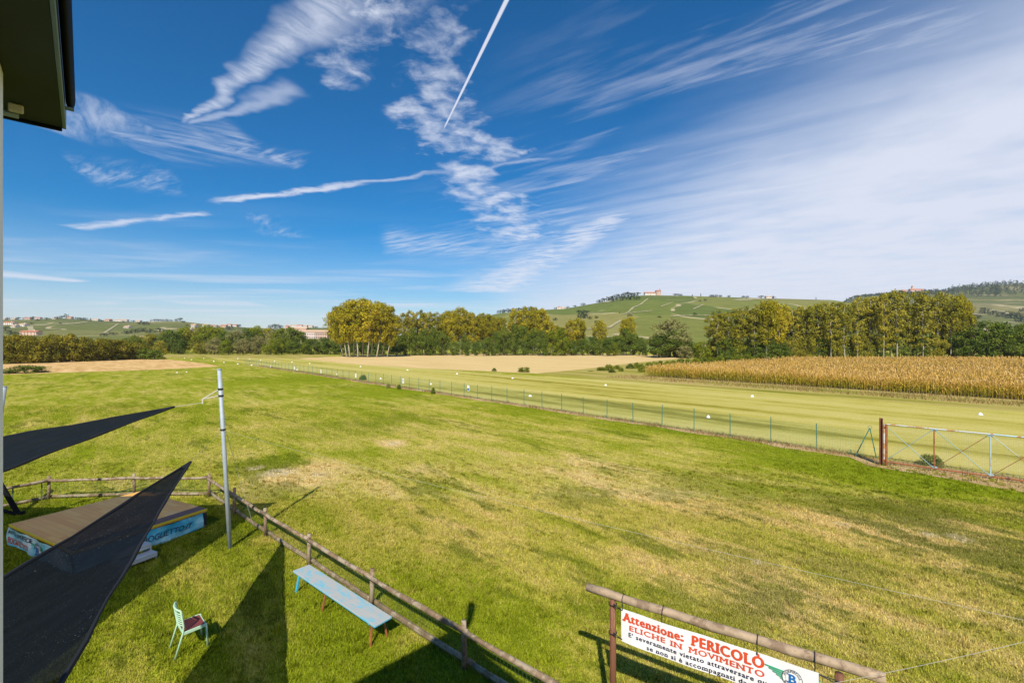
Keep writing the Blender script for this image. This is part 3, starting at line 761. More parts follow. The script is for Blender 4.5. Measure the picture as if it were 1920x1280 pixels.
# row of poplars behind the stubble field
mid = [(756, 588, 'o'), (768, 583, 'o'), (780, 585, 'o'), (792, 583, 'o'), (804, 588, 'o'), (816, 584, 'o'), (828, 590, 'o'), (838, 586, 'p'), (850, 582, 'p'), (863, 579, 'p'), (876, 582, 'p'), (890, 584, 'p'), (903, 586, 'p'), (916, 592, 'p'), (928, 594, 'p'), (941, 596, 'o'), (966, 581, 'p'), (982, 577, 'p'), (1000, 576, 'p'), (1018, 583, 'p'), (1032, 605, 'p'), (1048, 612, 'p')]
for i, (x, top, k) in enumerate(mid):
    D = 203+RT.uniform(-8, 10)
    tree('poplar_tree', 'olive' if k == 'o' else 'poplar', x, 0, D, top+RT.uniform(-2, 2), (22 if k == 'o' else 27) + (6 if 960 < x < 1020 else 0),
         '%s poplar behind the pale stubble field, %s from the leaning grove' % ('olive green' if k == 'o' else 'golden yellow', ordinal(i)), 'poplar row behind the stubble field')
for i, (x, top, D, w) in enumerate([(1072, 600, 196, 30), (1086, 597, 202, 30), (1125, 601, 200, 24), (1172, 600, 205, 22), (1182, 596, 200, 22)]):
    tree('poplar_tree', 'poplar', x, 0, D, top, w, 'small round golden poplar before the vineyard hill, %s from the left' % ordinal(i), 'small poplars below the vineyard hill')
for i, (x, top) in enumerate([(650, 640), (668, 634), (686, 630), (704, 628), (722, 626), (738, 624)]):
    tree('broadleaf_tree', 'dark', x, 0, 206, top, 30, 'dark tree seen between the leaning poplar trunks, %s from the left' % ordinal(i), 'dark trees behind the grove')
# dark broadleaf trees at their feet
dk = [(744, 628, 26), (760, 622, 24), (776, 618, 26), (796, 619, 26), (812, 616, 26), (830, 622, 26), (852, 640, 20), (872, 632, 22), (893, 640, 20), (912, 634, 22), (928, 624, 26), (945, 615, 28), (962, 611, 28), (982, 613, 28), (1002, 616, 28), (1018, 622, 24), (1075, 640, 22), (1092, 634, 24), (1108, 633, 26), (1125, 636, 24), (1140, 632, 24), (1158, 628, 28), (1174, 618, 28), (1188, 624, 26), (1204, 634, 22)]
for i, (x, top, w) in enumerate(dk):
    tree('broadleaf_tree', 'dark', x, 0, 190+RT.uniform(-4, 5), top, w, 'dark green broadleaf tree at the back edge of the stubble field, %s from the left' % ordinal(i), 'dark trees edging the stubble field')
for i, (x, top, w) in enumerate([(1036, 622, 30), (1052, 618, 26), (1146, 640, 22), (1060, 636, 22)]):
    tree('broadleaf_tree', 'light', x, 0, 188+RT.uniform(-3, 3), top, w, 'light green tree between dark trees behind the stubble, %s from the left' % ordinal(i), 'light trees behind the stubble')
tree('willow_tree', 'willow', 1256, 0, 172, 602, 78, 'big rounded greyish willow standing alone at the right end of stubble', 'tree')
for i, (x, top, w) in enumerate([(1236, 628, 48), (1264, 624, 50), (1288, 634, 40)]):
    tree('broadleaf_tree', 'dark', x, 0, 166+i*1.5, top, w, 'dark green low tree in front of the greyish willow, %s from the left' % ordinal(i), 'dark trees below the willow')
tree('bush', 'dbush', 1284, 0, 160, 648, 26, 'reddish brown bush beside the dark trees under the willow', cat='bush')
# left woodland across the far end of the strip
lf = [(236, 640, 'd', 30), (250, 630, 'd', 34), (272, 626, 'o', 34), (296, 622, 'o', 38), (322, 618, 'd', 40), (346, 615, 'l', 38), (366, 613, 'o', 40), (388, 612, 'l', 38), (408, 616, 'l', 40), (424, 624, 'd', 36), (444, 620, 'w', 40), (462, 618, 'd', 36), (478, 614, 'l', 38), (496, 617, 'o', 38), (512, 622, 'w', 36), (530, 618, 'l', 38), (548, 616, 'd', 36), (562, 622, 'd', 34), (335, 638, 'd', 26), (300, 640, 'o', 26), (376, 640, 'o', 28), (402, 634, 'w', 30), (428, 636, 'l', 28), (456, 636, 'w', 30), (484, 630, 'w', 32), (508, 636, 'l', 30), (528, 634, 'l', 30), (550, 640, 'd', 28), (574, 642, 'l', 20), (588, 636, 'd', 32), (604, 634, 'd', 32), (620, 637, 'd', 30), (636, 640, 'd', 26)]
KK = {'d': ('dark', 'dark green'), 'l': ('light', 'light green'), 'o': ('oliveround', 'olive brown'), 'w': ('willow', 'greyish green')}
for i, (x, top, k, w) in enumerate(sorted(lf)):
    front = top > 629
    key, nm = KK[k]
    tree('broadleaf_tree', key, x, 0, (205 if front else 232)+RT.uniform(-5, 5), top, w, '%s tree in the wood beyond the strip\'s far end, %s from the left' % (nm, ordinal(i)), 'wood beyond the far end of the strip')
# tall bushes of the hedge at left
hx = [(-60, 626, 118), (-28, 628, 119), (2, 632, 120), (26, 629, 122), (52, 632, 124), (78, 634, 126), (102, 629, 129), (126, 628, 132), (150, 634, 135), (172, 636, 138), (194, 637, 142), (216, 639, 146), (236, 640, 150), (256, 642, 153), (274, 654, 151), (290, 657, 150)]
for i, (x, top, D) in enumerate(hx):
    tree('hedge_bush', 'hedge' if x < 265 else 'bush', x, 0, D, top, 50 if x < 265 else 30, 'tall yellow topped bush in the dense hedge behind the left stubble, %s from the left' % ordinal(i) if x < 265 else 'low dark bush ending the left hedge, %s from it' % ('nearer' if x < 280 else 'farther'), 'tall hedge at left', cat='bush')
tree('bush', 'bush', 46, 0, 85.5, 686, 60, 'dark green sprawling bush on the left stubble edge', cat='bush')
tree('bush', 'lbush', 983, 0, 88, 688, 24, 'low yellow bush on the near edge of central stubble', cat='bush')
tree('bush', 'bush', 927, 0, 90, 690, 9, 'tiny dark weed clump at the near edge of central stubble', cat='bush')
# young hedge saplings left of the maize
sap = [(1108, 695, 90, 11), (1126, 688, 92, 16), (1141, 683, 92, 15), (1147, 692, 86, 13), (1157, 684, 97, 16), (1165, 690, 90, 10), (1181, 682, 99, 14), (1194, 679, 100, 14), (1203, 687, 88, 15), (1204, 682, 99, 10), (1217, 679, 99, 15), (1228, 677, 102, 14), (1239, 677, 104, 15), (1251, 676, 105, 14), (1263, 675, 107, 16), (1276, 673, 110, 18), (1290, 672, 112, 18), (1304, 671, 115, 18), (1318, 670, 118, 20), (1334, 669, 121, 20), (1350, 668, 124, 20), (1366, 667, 127, 22), (1384, 665, 130, 22), (1402, 663, 132, 22)]
for i, (x, top, D, w) in enumerate(sap):
    tree('sapling', 'lbush' if i % 3 else 'bush', x, 0, D, top, w, 'small green hedge sapling left of the ripe maize, %s from the near end' % ordinal(i), 'hedge saplings beside the maize', cat='shrub')
# row of slender poplars behind the maize
rt = [(1336, 588), (1345, 582), (1356, 580), (1366, 583), (1378, 578), (1390, 580), (1402, 574), (1414, 576), (1425, 570), (1437, 567), (1449, 566), (1461, 568), (1473, 573), (1486, 571), (1498, 568), (1510, 570), (1522, 574), (1534, 570), (1546, 567), (1558, 566), (1570, 567), (1583, 564), (1596, 561), (1608, 557), (1620, 556), (1632, 552), (1645, 551), (1657, 553), (1669, 548), (1682, 546), (1694, 547), (1706, 552), (1718, 548), (1731, 547), (1744, 550), (1757, 549), (1769, 552), (1783, 553), (1795, 556), (1808, 566)]
for i, (x, top) in enumerate(rt):
    D = (136 if i % 2 else 143)+RT.uniform(-2, 3)
    k = 'thin' if (i % 4 or x < 1420) else 'olive'
    if 1435 < x < 1465 or x > 1785: k = 'poplar'
    tree('poplar_tree', k, x, 0, D, top+RT.uniform(-1, 4), RT.uniform(26, 36), 'slender pale trunked poplar in the long row behind the maize, %s from the left' % ordinal(i), 'poplar row behind the maize')
us = [(1318, 640, 'l', 34), (1338, 634, 'o', 32), (1358, 632, 'd', 34), (1378, 636, 'l', 34), (1396, 640, 'l', 28), (1418, 640, 'd', 36), (1440, 637, 'd', 38), (1462, 642, 'd', 34), (1490, 632, 'o', 36), (1512, 628, 'o', 36), (1540, 636, 'd', 34), (1562, 630, 'o', 34), (1588, 634, 'd', 36), (1615, 636, 'o', 34), (1650, 640, 'd', 30), (1690, 638, 'd', 30), (1720, 632, 'd', 32), (1750, 630, 'o', 36), (1778, 634, 'o', 34), (1800, 622, 'd', 42), (1824, 612, 'd', 48), (1850, 606, 'd', 50), (1876, 609, 'd', 50), (1902, 613, 'd', 48), (1930, 610, 'd', 50), (1960, 606, 'd', 50)]
for i, (x, top, k, w) in enumerate(us):
    key, nm = KK[k]
    tree('broadleaf_tree', key, x, 0, 139+RT.uniform(-3, 3) if x < 1800 else 133+RT.uniform(-2, 4), top, w, '%s low tree in the understory behind the maize, %s from the left' % (nm, ordinal(i)), 'understory behind the maize')

# small trees on the hills: one mesh each, too far off to show parts
def far_tree_mesh(seed, conifer=False):
    rng = np.random.default_rng(seed); C, Rr, N = [], [], []
    for k in range(16):
        u = rng.uniform(.12, 1); r = (1-u)*.30 if conifer else math.sqrt(max(0, 1-((u-.5)/.55)**2))*.45
        a = rng.uniform(0, 6.28); C.append((r*math.cos(a), r*math.sin(a), u*.95)); Rr.append(.10 if conifer else .2); N.append(14)
    for k in range(9): C.append((0, 0, .08+.1*k)); Rr.append(.11); N.append(8)
    V, f, T = leaf_cloud(rng, C, Rr, N, .075)
    tr = np.array([[-.03, 0, 0], [.03, 0, 0], [.02, 0, .5], [-.02, 0, .5]]); V = np.concatenate([V, tr]); f = np.concatenate([f, [[len(V)-4+k for k in range(4)]]])
    return np_mesh('far_tree', V, f, M['leaf_far'], np.append(T, .3))
FT = [far_tree_mesh(i) for i in range(4)]; FTC = [far_tree_mesh(40+i, True) for i in range(3)]
def far_tree(hill, px, py, hpx, wpx=None, conifer=False, label='', group=None):
    p = hill.hit(px, py) if py > interp(hill.sky, px)+1.2 else Vector(((px-CX)/F*hill.crest, hill.crest, hill.h(px, hill.crest)))
    o = bpy.data.objects.new('cypress_tree' if conifer else 'round_tree', RT.choice(FTC if conifer else FT)); COL.objects.link(o)
    s = hpx/F*p.y; w = (wpx or hpx)/F*p.y
    o.location = p - Vector((0, 0, .3)); o.scale = (w, w, s); o.rotation_euler[2] = RT.uniform(0, 6)
    tag(o, label, 'tree', group)
seqs = [
    (HC, [(1124, 566, 6, 12), (1133, 564, 7, 12), (1141, 562, 8, 12), (1149, 561, 8, 12), (1157, 560, 10, 12), (1165, 559, 8, 12), (1172, 557, 10, 11), (1178, 555, 9, 10), (1184, 557, 8, 10), (1190, 556, 8, 9), (1196, 554, 7, 9), (1168, 563, 8, 14), (1182, 562, 8, 14), (1194, 562, 7, 12), (1150, 565, 7, 14)], 'dark bushy tree below the hilltop villa, %s from the left', 'trees below the hilltop villa'),
    (HC, [(938, 588, 6, 12), (946, 586, 6, 12), (954, 585, 7, 12), (962, 584, 6, 12), (972, 583, 7, 12), (982, 582, 7, 12), (992, 582, 8, 12), (1002, 581, 6, 10), (1044, 580, 4, 10), (1050, 579, 5, 9), (1064, 578, 4, 7), (1078, 576, 4, 7), (1093, 573, 5, 8), (1266, 554, 4, 8), (1273, 554, 4, 8), (1277, 554, 3, 6), (1298, 556, 5, 4), (1314, 556, 6, 4), (1334, 557, 5, 8), (1341, 557, 5, 9), (1350, 557, 4, 8), (1367, 557, 4, 6), (1393, 558, 4, 7), (1400, 558, 4, 7), (1427, 559, 5, 10), (1450, 559, 5, 10), (1530, 562, 5, 3)], 'little tree on the crest of the vineyard hill, %s from the left', 'trees on the vineyard crest'),
    (HC, [(1086, 590, 9, 10), (1094, 591, 10, 12), (1095, 597, 12, 14), (1088, 597, 9, 10), (1102, 586, 4, 9), (1041, 601, 6, 9), (1106, 598, 6, 9), (1118, 597, 5, 8), (1162, 588, 4, 3), (1181, 593, 5, 9), (1303, 592, 6, 7), (1322, 564, 4, 6), (1312, 565, 3, 6), (1236, 596, 4, 8), (1120, 606, 6, 10), (1470, 585, 6, 9), (1350, 588, 4, 7)], 'dark lone tree among the vineyards of the central hill, %s from the left', 'trees among the central vineyards'),
    (HL, [(14, 600, 5, 6), (24, 600, 4, 7), (34, 600, 5, 7), (48, 600, 5, 8), (62, 600, 6, 8), (70, 601, 4, 8), (88, 600, 5, 8), (108, 598, 5, 8), (116, 597, 5, 8), (124, 597, 9, 7), (146, 599, 4, 8), (152, 600, 5, 9), (160, 600, 5, 8), (170, 602, 6, 4), (190, 603, 4, 6), (206, 603, 5, 4), (232, 604, 3, 8), (250, 603, 3, 8), (283, 603, 5, 4), (290, 603, 5, 7), (297, 603, 5, 7), (305, 603, 5, 7), (313, 603, 5, 7), (321, 603, 4, 5), (330, 603, 5, 7), (338, 603, 7, 8), (345, 605, 4, 6), (448, 614, 6, 8), (507, 616, 7, 8), (514, 616, 9, 9), (521, 616, 9, 9), (527, 616, 7, 7), (576, 614, 4, 6), (592, 615, 3, 8)], 'little tree on the skyline of the left ridge, %s from the left', 'trees on the left ridge skyline'),
    (HL, [(59, 608, 4, 6), (113, 608, 4, 5), (275, 609, 7, 10), (268, 609, 6, 8), (262, 608, 5, 8), (353, 615, 7, 9), (400, 620, 8, 14), (430, 618, 8, 12), (20, 627, 8, 12), (10, 620, 8, 12), (28, 630, 7, 14), (238, 626, 7, 14), (254, 624, 8, 15), (268, 622, 8, 14), (282, 624, 8, 16), (300, 622, 7, 14), (212, 628, 6, 12), (195, 630, 6, 12)], 'greyish tree on the slope of the left ridge, %s from the left', 'trees on the left slope'),
]
for hill, L, lab, grp in seqs:
    for i, (px, py, hh, ww) in enumerate(sorted(L)): far_tree(hill, px, py, hh, ww, ww < 4.5, lab % ordinal(i), grp)
far_tree(HC, 1237, 552, 12, 7, True, 'tall dark cypress standing beside the hilltop villa')
far_tree(HR, 1587, 556, 8, 4, True, 'lone pointed dark tree on the far right ridge crest')
for i, (px, py, hh, ww) in enumerate([(1846, 588, 12, 16), (1862, 590, 8, 14), (1880, 594, 10, 16), (1895, 596, 12, 20), (1906, 598, 12, 20), (1915, 603, 12, 18), (1832, 597, 8, 14), (1918, 584, 8, 10)]):
    far_tree(HR, px, py, hh, ww, False, 'dark round tree on the lower right slope beyond the poplars, %s from the left' % ordinal(i), 'trees on the lower right slope')
def far_forest():
    rng = np.random.default_rng(8); C, Rr, N = [], [], []
    for k in range(950):
        px = rng.uniform(1570, 2100); u = rng.uniform(0, 1)
        Yt = HR.crest*(1-.30*u*np.clip((px-1600)/250, .12, 1))
        con = rng.uniform() < .25+.4*(px > 1840)
        hh = rng.uniform(11, 19)*(1.25 if con else 1)*(.55 if px < 1780 else 1)
        X = (px-CX)/F*Yt; z = HR.h(px, Yt)
        for j in range(3):
            C.append((X+rng.normal(0, 1.5), Yt+rng.normal(0, 2), z+hh*(.25+.28*j))); Rr.append((5.2 if not con else 4.2)*(1-.27*j if con else 1-.12*j)*(.7 if px < 1780 else 1)); N.append(12)
    V, f, T = leaf_cloud(rng, C, Rr, N, 1.5)
    o = link_mesh('forest', np_mesh('forest', V, f, M['leaf_far'], T*.7)); tag(o, 'dark mixed wood covering the far right ridge', 'forest', kind='stuff')
far_forest()

# ------------------------------------------------------------------ houses on the hills
def house(name, base, w, d, h, rh, wallm, roofm, label, group=None, rz=0.0, cols=3, floors=1, chimney=True):
    """gabled house with eaves, windows and door; base = centre of the foot of the front"""
    root = empty(name, base, label, 'house', group); b = Vector(base)
    Rz = Matrix.Rotation(rz, 3, 'Z')
    def W(x, y, z): return b + Rz @ Vector((x, y, z))
    mb = MB(); q = [W(-w/2, 0, -3), W(w/2, 0, -3), W(w/2, d, -3), W(-w/2, d, -3)]; t = [W(-w/2, 0, h), W(w/2, 0, h), W(w/2, d, h), W(-w/2, d, h)]
    for i in range(4): mb.quad(q[i], q[(i+1) % 4], t[(i+1) % 4], t[i])
    ra, rb = W(-w/2, d/2, h+rh), W(w/2, d/2, h+rh)
    mb.quad(t[0], t[3], ra); mb.quad(t[1], rb, t[2])
    mb.build('wall', M[wallm], root)
    mb = MB(); e = .5; k = rh/(d/2)
    for sg in (0, 1):
        y0 = -e if sg == 0 else d+e
        a = [W(-w/2-e, y0, h-k*e+.05), W(w/2+e, y0, h-k*e+.05), W(w/2+e, d/2, h+rh+.05), W(-w/2-e, d/2, h+rh+.05)]
        if sg: a = a[::-1]
        mb.quad(*a); mb.quad(*[p+Vector((0, 0, .25)) for p in a])
        for i in range(4): mb.quad(a[i], a[(i+1) % 4], a[(i+1) % 4]+Vector((0, 0, .25)), a[i]+Vector((0, 0, .25)))
    rf = mb.build('roof', M[roofm], root)
    if chimney: MB().box(W(w*.25, d*.4, h+rh+.4), (.9, .9, 1.8), rz).build('chimney', M['plaster'], rf)
    fh = h/floors
    for fl in range(floors):
        for c in range(cols):
            if fl == 0 and c == cols//2 and cols < 8:
                MB().box(W(-w/2+w*(c+.5)/cols, -.04, 1.1), (1.2, .1, 2.2), rz).build('door', M['wood_dark'], root); continue
            MB().box(W(-w/2+w*(c+.5)/cols, -.04, fl*fh+fh*.55), (min(1.3, w/cols*.5), .1, min(1.7, fh*.5)), rz).build('window', M['glass'], root)
    return root
def hh(hill, px, py, dy=0):
    p = hill.hit(px, py) if py > interp(hill.sky, px)+1.0 else Vector(((px-CX)/F*hill.crest, hill.crest-8, hill.h(px, hill.crest-8)))
    return p
lh = [(10, 599, 16, 4, 'plaster', 'roof_tan'), (29, 599, 14, 4, 'plaster', 'roof_tan'), (56, 598.5, 20, 6, 'plaster_orange', 'roof_tile'), (75, 599, 18, 5.5, 'plaster_pink', 'roof_tile'), (101, 598, 12, 4, 'plaster', 'roof_tan'), (134, 596, 16, 6, 'plaster_orange', 'roof_tile'), (178, 601, 18, 4, 'plaster', 'roof_tan'), (201, 602, 18, 5, 'plaster_orange', 'roof_tile'), (230, 602.5, 46, 6, 'plaster', 'roof_tan'), (262, 602.5, 16, 4, 'plaster', 'roof_tan'), (14, 609, 26, 6, 'plaster', 'roof_tile'), (40, 612, 14, 5, 'plaster', 'roof_tan'), (52, 629, 28, 6, 'plaster_orange', 'roof_tile'), (24, 614, 10, 4, 'plaster', 'roof_tan'),
      (361, 615, 12, 7, 'plaster', 'roof_tan'), (384, 612.5, 14, 5, 'plaster', 'roof_tan'), (400, 614, 16, 5, 'plaster', 'roof_tile'), (418, 614, 18, 6, 'plaster_orange', 'roof_tile'), (432, 612, 14, 7, 'plaster', 'roof_tile'), (443, 613, 14, 7, 'plaster_pink', 'roof_tile'), (352, 623, 12, 5, 'plaster', 'roof_tan'), (236, 615, 12, 3, 'plaster', 'roof_tan'),
      (552, 612, 26, 8, 'plaster', 'roof_tan'), (564, 611.5, 18, 7, 'plaster_pink', 'roof_tile'), (574, 611, 14, 6, 'plaster', 'roof_tan'), (584, 612, 14, 6, 'plaster', 'roof_tan')]
for i, (px, py, w, h, wm, rm) in enumerate(sorted(lh)):
    p = hh(HL, px, py)
    house('house', p, w*.82, 9, h*.8, 2.0, wm, rm, '%s house with %s roof on the left ridge, %s from the left' % ({'plaster': 'cream', 'plaster_pink': 'pinkish', 'plaster_orange': 'orange'}[wm], 'red' if rm == 'roof_tile' else 'tan', ordinal(i)), 'houses on the left ridge', cols=max(3, int(w/5)), floors=2 if h > 5 else 1)
p = hh(HC, 1200, 554)
house('villa', hh(HC, 1216, 553.5)+Vector((0, -6, -.5)), 25, 9, 5.0, 2.4, 'plaster', 'roof_tile', 'long white villa with red roof on the central hilltop', cols=7, floors=2)
house('villa', hh(HC, 1231, 553.5)+Vector((0, -8, -.5)), 10, 10, 9.5, 2.4, 'plaster_orange', 'roof_tile', 'tall orange villa wing beside the cypress on the central hilltop', cols=3, floors=3)
house('house', hh(HC, 1436, 559)+Vector((0, -5, 0)), 12, 8, 3.2, 2.0, 'plaster', 'roof_tan', 'small white house on the skyline of the vineyard hill', cols=3)
house('house', hh(HC, 1052, 579), 20, 8, 2.6, 2.0, 'plaster', 'roof_tan', 'low pale house half hidden on the left shoulder of vineyard hill', cols=3)
# village with a bell tower on the right ridge
p = hh(HR, 1720, 549); p.z += 6
house('house', p, 52, 14, 6, 5, 'plaster_orange', 'roof_tile', 'large red roofed house in the ridge village beside the bell tower', cols=7, floors=2)
p = hh(HR, 1695, 550); p.z += 5
house('house', p, 30, 12, 5, 4, 'plaster_orange', 'roof_tile', 'lower red roofed house left of the bell tower', cols=5, floors=2)
bt = hh(HR, 1706, 549); bt.z += 3
root = empty('bell_tower', bt, 'slim brick bell tower rising above red village roofs on the right ridge', 'tower')
MB().box(bt+Vector((0, -3, 9)), (4.6, 4.6, 26), 0, .2).build('shaft', M['plaster_orange'], root)
mb = MB(); mb.box(bt+Vector((0, -3, 22.3)), (5.6, 5.6, .6))
a = [bt+Vector((sx*2.8, -3+sy*2.8, 22.6)) for sx, sy in ((-1, -1), (1, -1), (1, 1), (-1, 1))]; top = bt+Vector((0, -3, 27))
for i in range(4): mb.quad(a[i], a[(i+1) % 4], top)
mb.build('roof', M['roof_tile'], root)
MB().box(bt+Vector((0, -5.33, 19.5)), (1.6, .12, 3)).build('window', M['glass'], root)
# the long palace behind the trees
D = 640
def palace():
    def at(px, z): return Vector(((px-CX)/F*D, D, z))
    zt = CAM_H+(CY-622.5)/F*D
    x0, x1, x2 = at(567, 0), at(590, 0), at(613, 0)
    root = empty('palace', (x0+x2)/2, 'long pink and orange palace with rows of windows behind the far trees', 'building')
    MB().box(((x0+x1)/2)+Vector((0, 6, zt/2)), ((x1-x0).x, 12, zt)).build('wall', M['plaster_pink'], root)['label'] = 'pale pink wing'
    MB().box(((x1+x2)/2)+Vector((0, 6, zt/2)), ((x2-x1).x-.01, 11.6, zt-.3)).build('wall', M['plaster_orange'], root)['label'] = 'orange wing'
    mb = MB(); L = at(556, zt); Rr = at(615, zt); rh = 3.2
    mb.quad(L+Vector((0, -1, 0)), Rr+Vector((0, -1, 0)), Rr+Vector((0, 6, rh)), L+Vector((3, 6, rh))); mb.quad(L+Vector((0, 13, 0)), Rr+Vector((0, 13, 0)), Rr+Vector((0, 6, rh)), L+Vector((3, 6, rh)))
    mb.quad(L+Vector((0, -1, 0)), L+Vector((0, 13, 0)), L+Vector((3, 6, rh))); mb.quad(L+Vector((0, -1, 0)), Rr+Vector((0, -1, 0)), Rr+Vector((0, 13, 0)), L+Vector((0, 13, 0)))
    mb.build('roof', M['roof_tan'], root)
    for k in range(13):
        for fl in (zt-3.2, zt-7.2):
            MB().box(at(569.5+k*3.4, fl)+Vector((0, -.05, 0)), (1.2, .3, 2.1)).build('window', M['glass'], root)
    t0 = at(537, 0); zt2 = CAM_H+(CY-612)/F*D
    tr = empty('tower', t0, 'square orange tower with small roof left of the palace', 'tower')
    MB().box(t0+Vector((0, 3, zt2/2)), (5, 5, zt2)).build('shaft', M['plaster_orange'], tr)
    mb = MB(); a = [t0+Vector((sx*3, 3+sy*3, zt2)) for sx, sy in ((-1, -1), (1, -1), (1, 1), (-1, 1))]
    for i in range(4): mb.quad(a[i], a[(i+1) % 4], t0+Vector((0, 3, zt2+2.4)))
    mb.quad(*a); mb.build('roof', M['roof_tile'], tr)
    MB().box(t0+Vector((0, .45, zt2-3)), (1.2, .2, 2.2)).build('window', M['glass'], tr)
    w0 = at(549, 0); zt3 = CAM_H+(CY-616)/F*D
    house('house', w0+Vector((0, 14, 0)), 24, 10, zt3, 2.4, 'plaster_orange', 'roof_tan', 'tall orange house between square tower and palace', cols=5, floors=5)
palace()

# ------------------------------------------------------------------ maize
def maize():
    rng = np.random.default_rng(21)
    A, B = Vector((22.6, 77.6, 0)), Vector((57.0, 39.5, 0)); far = Vector((66, 126, 0))
    d1 = (B-A).normalized(); nrm = Vector((-d1.y, d1.x, 0))
    if nrm.dot(far-A) < 0: nrm = -nrm
    mb = MB(); mb.quad(A+Vector((0, 0, .016)), B+Vector((0, 0, .016)), Vector((175, 115, .016)), Vector((175, 134, .016)), far+Vector((0, 0, .016)))
    structure(mb.build('maize_soil', M['maize_soil']))
    pts = []
    def add(x, y, tall, depth):
        pts.append((x, y, tall, depth))
    L = (B-A).length
    dep = 0.0
    while dep < 120:
        row = .52 if dep < 12 else (.85 if dep < 40 else 1.2)
        sp = .26 if dep < 2 else (.36 if dep < 12 else (.5 if dep < 40 else .75))
        n = int((L+140)/sp)
        for k in range(n):
            u = (k+rng.uniform(-.3, .3))*sp
            p = A + d1*u + nrm*(dep+rng.normal(0, .06)); x, y = p.x, p.y
            # keep inside the field: right of the left edge, within the far edge and the picture's reach
            e = (far.x-A.x)*(y-A.y)-(far.y-A.y)*(x-A.x)
            if e > 0 or y > 129 or x > 1.16*y+7: continue
            add(x, y, rng.normal(1.66, .13)+.15*mnoise.noise(Vector((x*.08, y*.08, 2))), dep)
        dep += row
    pts = np.array(pts); V, T = [], []
    n = len(pts); big = np.where(pts[:, 3] < 12, 1.0, np.where(pts[:, 3] < 40, 1.15, 1.4))
    for li in range(8):
        if li >= 6: sel = np.arange(n)
        else:
            sel = np.arange(n) if li > 2 else np.where(pts[:, 3] < 12)[0]
        q = pts[sel]; k = len(q); bg = big[sel]
        az = rng.uniform(0, 6.28, k); ca, sa = np.cos(az), np.sin(az)
        if li < 6:
            z0 = q[:, 2]*(.14+.135*li)*rng.uniform(.85, 1.15, k); ln = rng.uniform(.45, .75, k)*bg**.5; w = rng.uniform(.026, .046, k)*bg
            z1 = z0+ln*rng.uniform(.1, .55, k); z2 = z1-ln*rng.uniform(.1, .8, k)
            r1, r2 = ln*.45, ln*rng.uniform(.6, .95, k)
        else:
            z0 = q[:, 2]*.82; ln = rng.uniform(.2, .4, k); w = rng.uniform(.03, .05, k)*bg
            z1 = q[:, 2]*1.02; z2 = z1+rng.uniform(-.05, .18, k); r1, r2 = ln*.25, ln*rng.uniform(.3, .7, k)
        bx, by = q[:, 0], q[:, 1]; wx, wy = -sa*w, ca*w
        P0 = np.stack([bx, by, z0], 1); P1 = np.stack([bx+ca*r1, by+sa*r1, z1], 1); P2 = np.stack([bx+ca*r2, by+sa*r2, z2], 1)
        W_ = np.stack([wx, wy, np.zeros(k)], 1)
        V.append(np.stack([P0-W_*.6, P0+W_*.6, P1+W_, P1-W_], 1).reshape(-1, 3)); V.append(np.stack([P1-W_, P1+W_, P2+W_*.15, P2-W_*.15], 1).reshape(-1, 3))
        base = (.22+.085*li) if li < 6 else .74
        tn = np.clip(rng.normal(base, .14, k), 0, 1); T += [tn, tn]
    sel = np.where(pts[:, 3] < 6)[0]; q = pts[sel]; k = len(q); w = .018                       # stalks and cobs of the outer rows
    V.append(np.stack([np.stack([q[:, 0]-w, q[:, 1], q[:, 2]*0], 1), np.stack([q[:, 0]+w, q[:, 1], q[:, 2]*0], 1), np.stack([q[:, 0]+w*.6, q[:, 1], q[:, 2]], 1), np.stack([q[:, 0]-w*.6, q[:, 1], q[:, 2]], 1)], 1).reshape(-1, 3)); T.append(np.full(k, .35))
    V = np.concatenate(V); f = np.arange(len(V)).reshape(-1, 4)
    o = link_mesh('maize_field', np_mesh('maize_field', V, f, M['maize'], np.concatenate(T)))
    tag(o, 'ripe golden maize standing in a dense field', 'maize', kind='stuff')
maize()

# ------------------------------------------------------------------ grass blades and dry weeds
def blades(name, poly_fn, n, hgt, wid, m, rng, label, cat, tone=(0, 1), lean=.55):
    P_ = poly_fn(rng, n); n = len(P_)
    az = rng.uniform(0, 6.28, n); h = hgt*rng.uniform(.5, 1.3, n); w = wid*rng.uniform(.6, 1.4, n); la = rng.uniform(0, 6.28, n); ll = lean*h*rng.uniform(.2, 1.3, n)
    b0 = np.stack([P_[:, 0]-np.cos(az)*w, P_[:, 1]-np.sin(az)*w, P_[:, 2]], 1); b1 = np.stack([P_[:, 0]+np.cos(az)*w, P_[:, 1]+np.sin(az)*w, P_[:, 2]], 1)
    tp = np.stack([P_[:, 0]+np.cos(la)*ll, P_[:, 1]+np.sin(la)*ll, P_[:, 2]+h], 1)
    V = np.stack([b0, b1, tp], 1).reshape(-1, 3); f = np.arange(len(V)).reshape(-1, 3)
    o = link_mesh(name, np_mesh(name, V, f, m, rng.uniform(tone[0], tone[1], n), 3))
    return tag(o, label, cat, kind='stuff')
rng = np.random.default_rng(3)
def view_patch(y0, y1, x_lo=-1.15, x_hi=1.15):
    def fn(r, n):
        Y = np.sqrt(r.uniform(y0*y0, y1*y1, n)); X = (Y+3.5)*r.uniform(x_lo, x_hi, n)
        s = X*NV.x+Y*NV.y; k = s < FENCE_S-.6
        return np.stack([X[k], Y[k], np.zeros(k.sum())], 1)
    return fn
blades('grass', view_patch(6.6, 17), 620000, .058, .0072, M['blades'], rng, 'short green and straw coloured meadow grass near the house', 'grass')
blades('grass', view_patch(17, 42), 380000, .062, .013, M['blades'], rng, 'short green and straw coloured meadow grass farther from the house', 'grass')
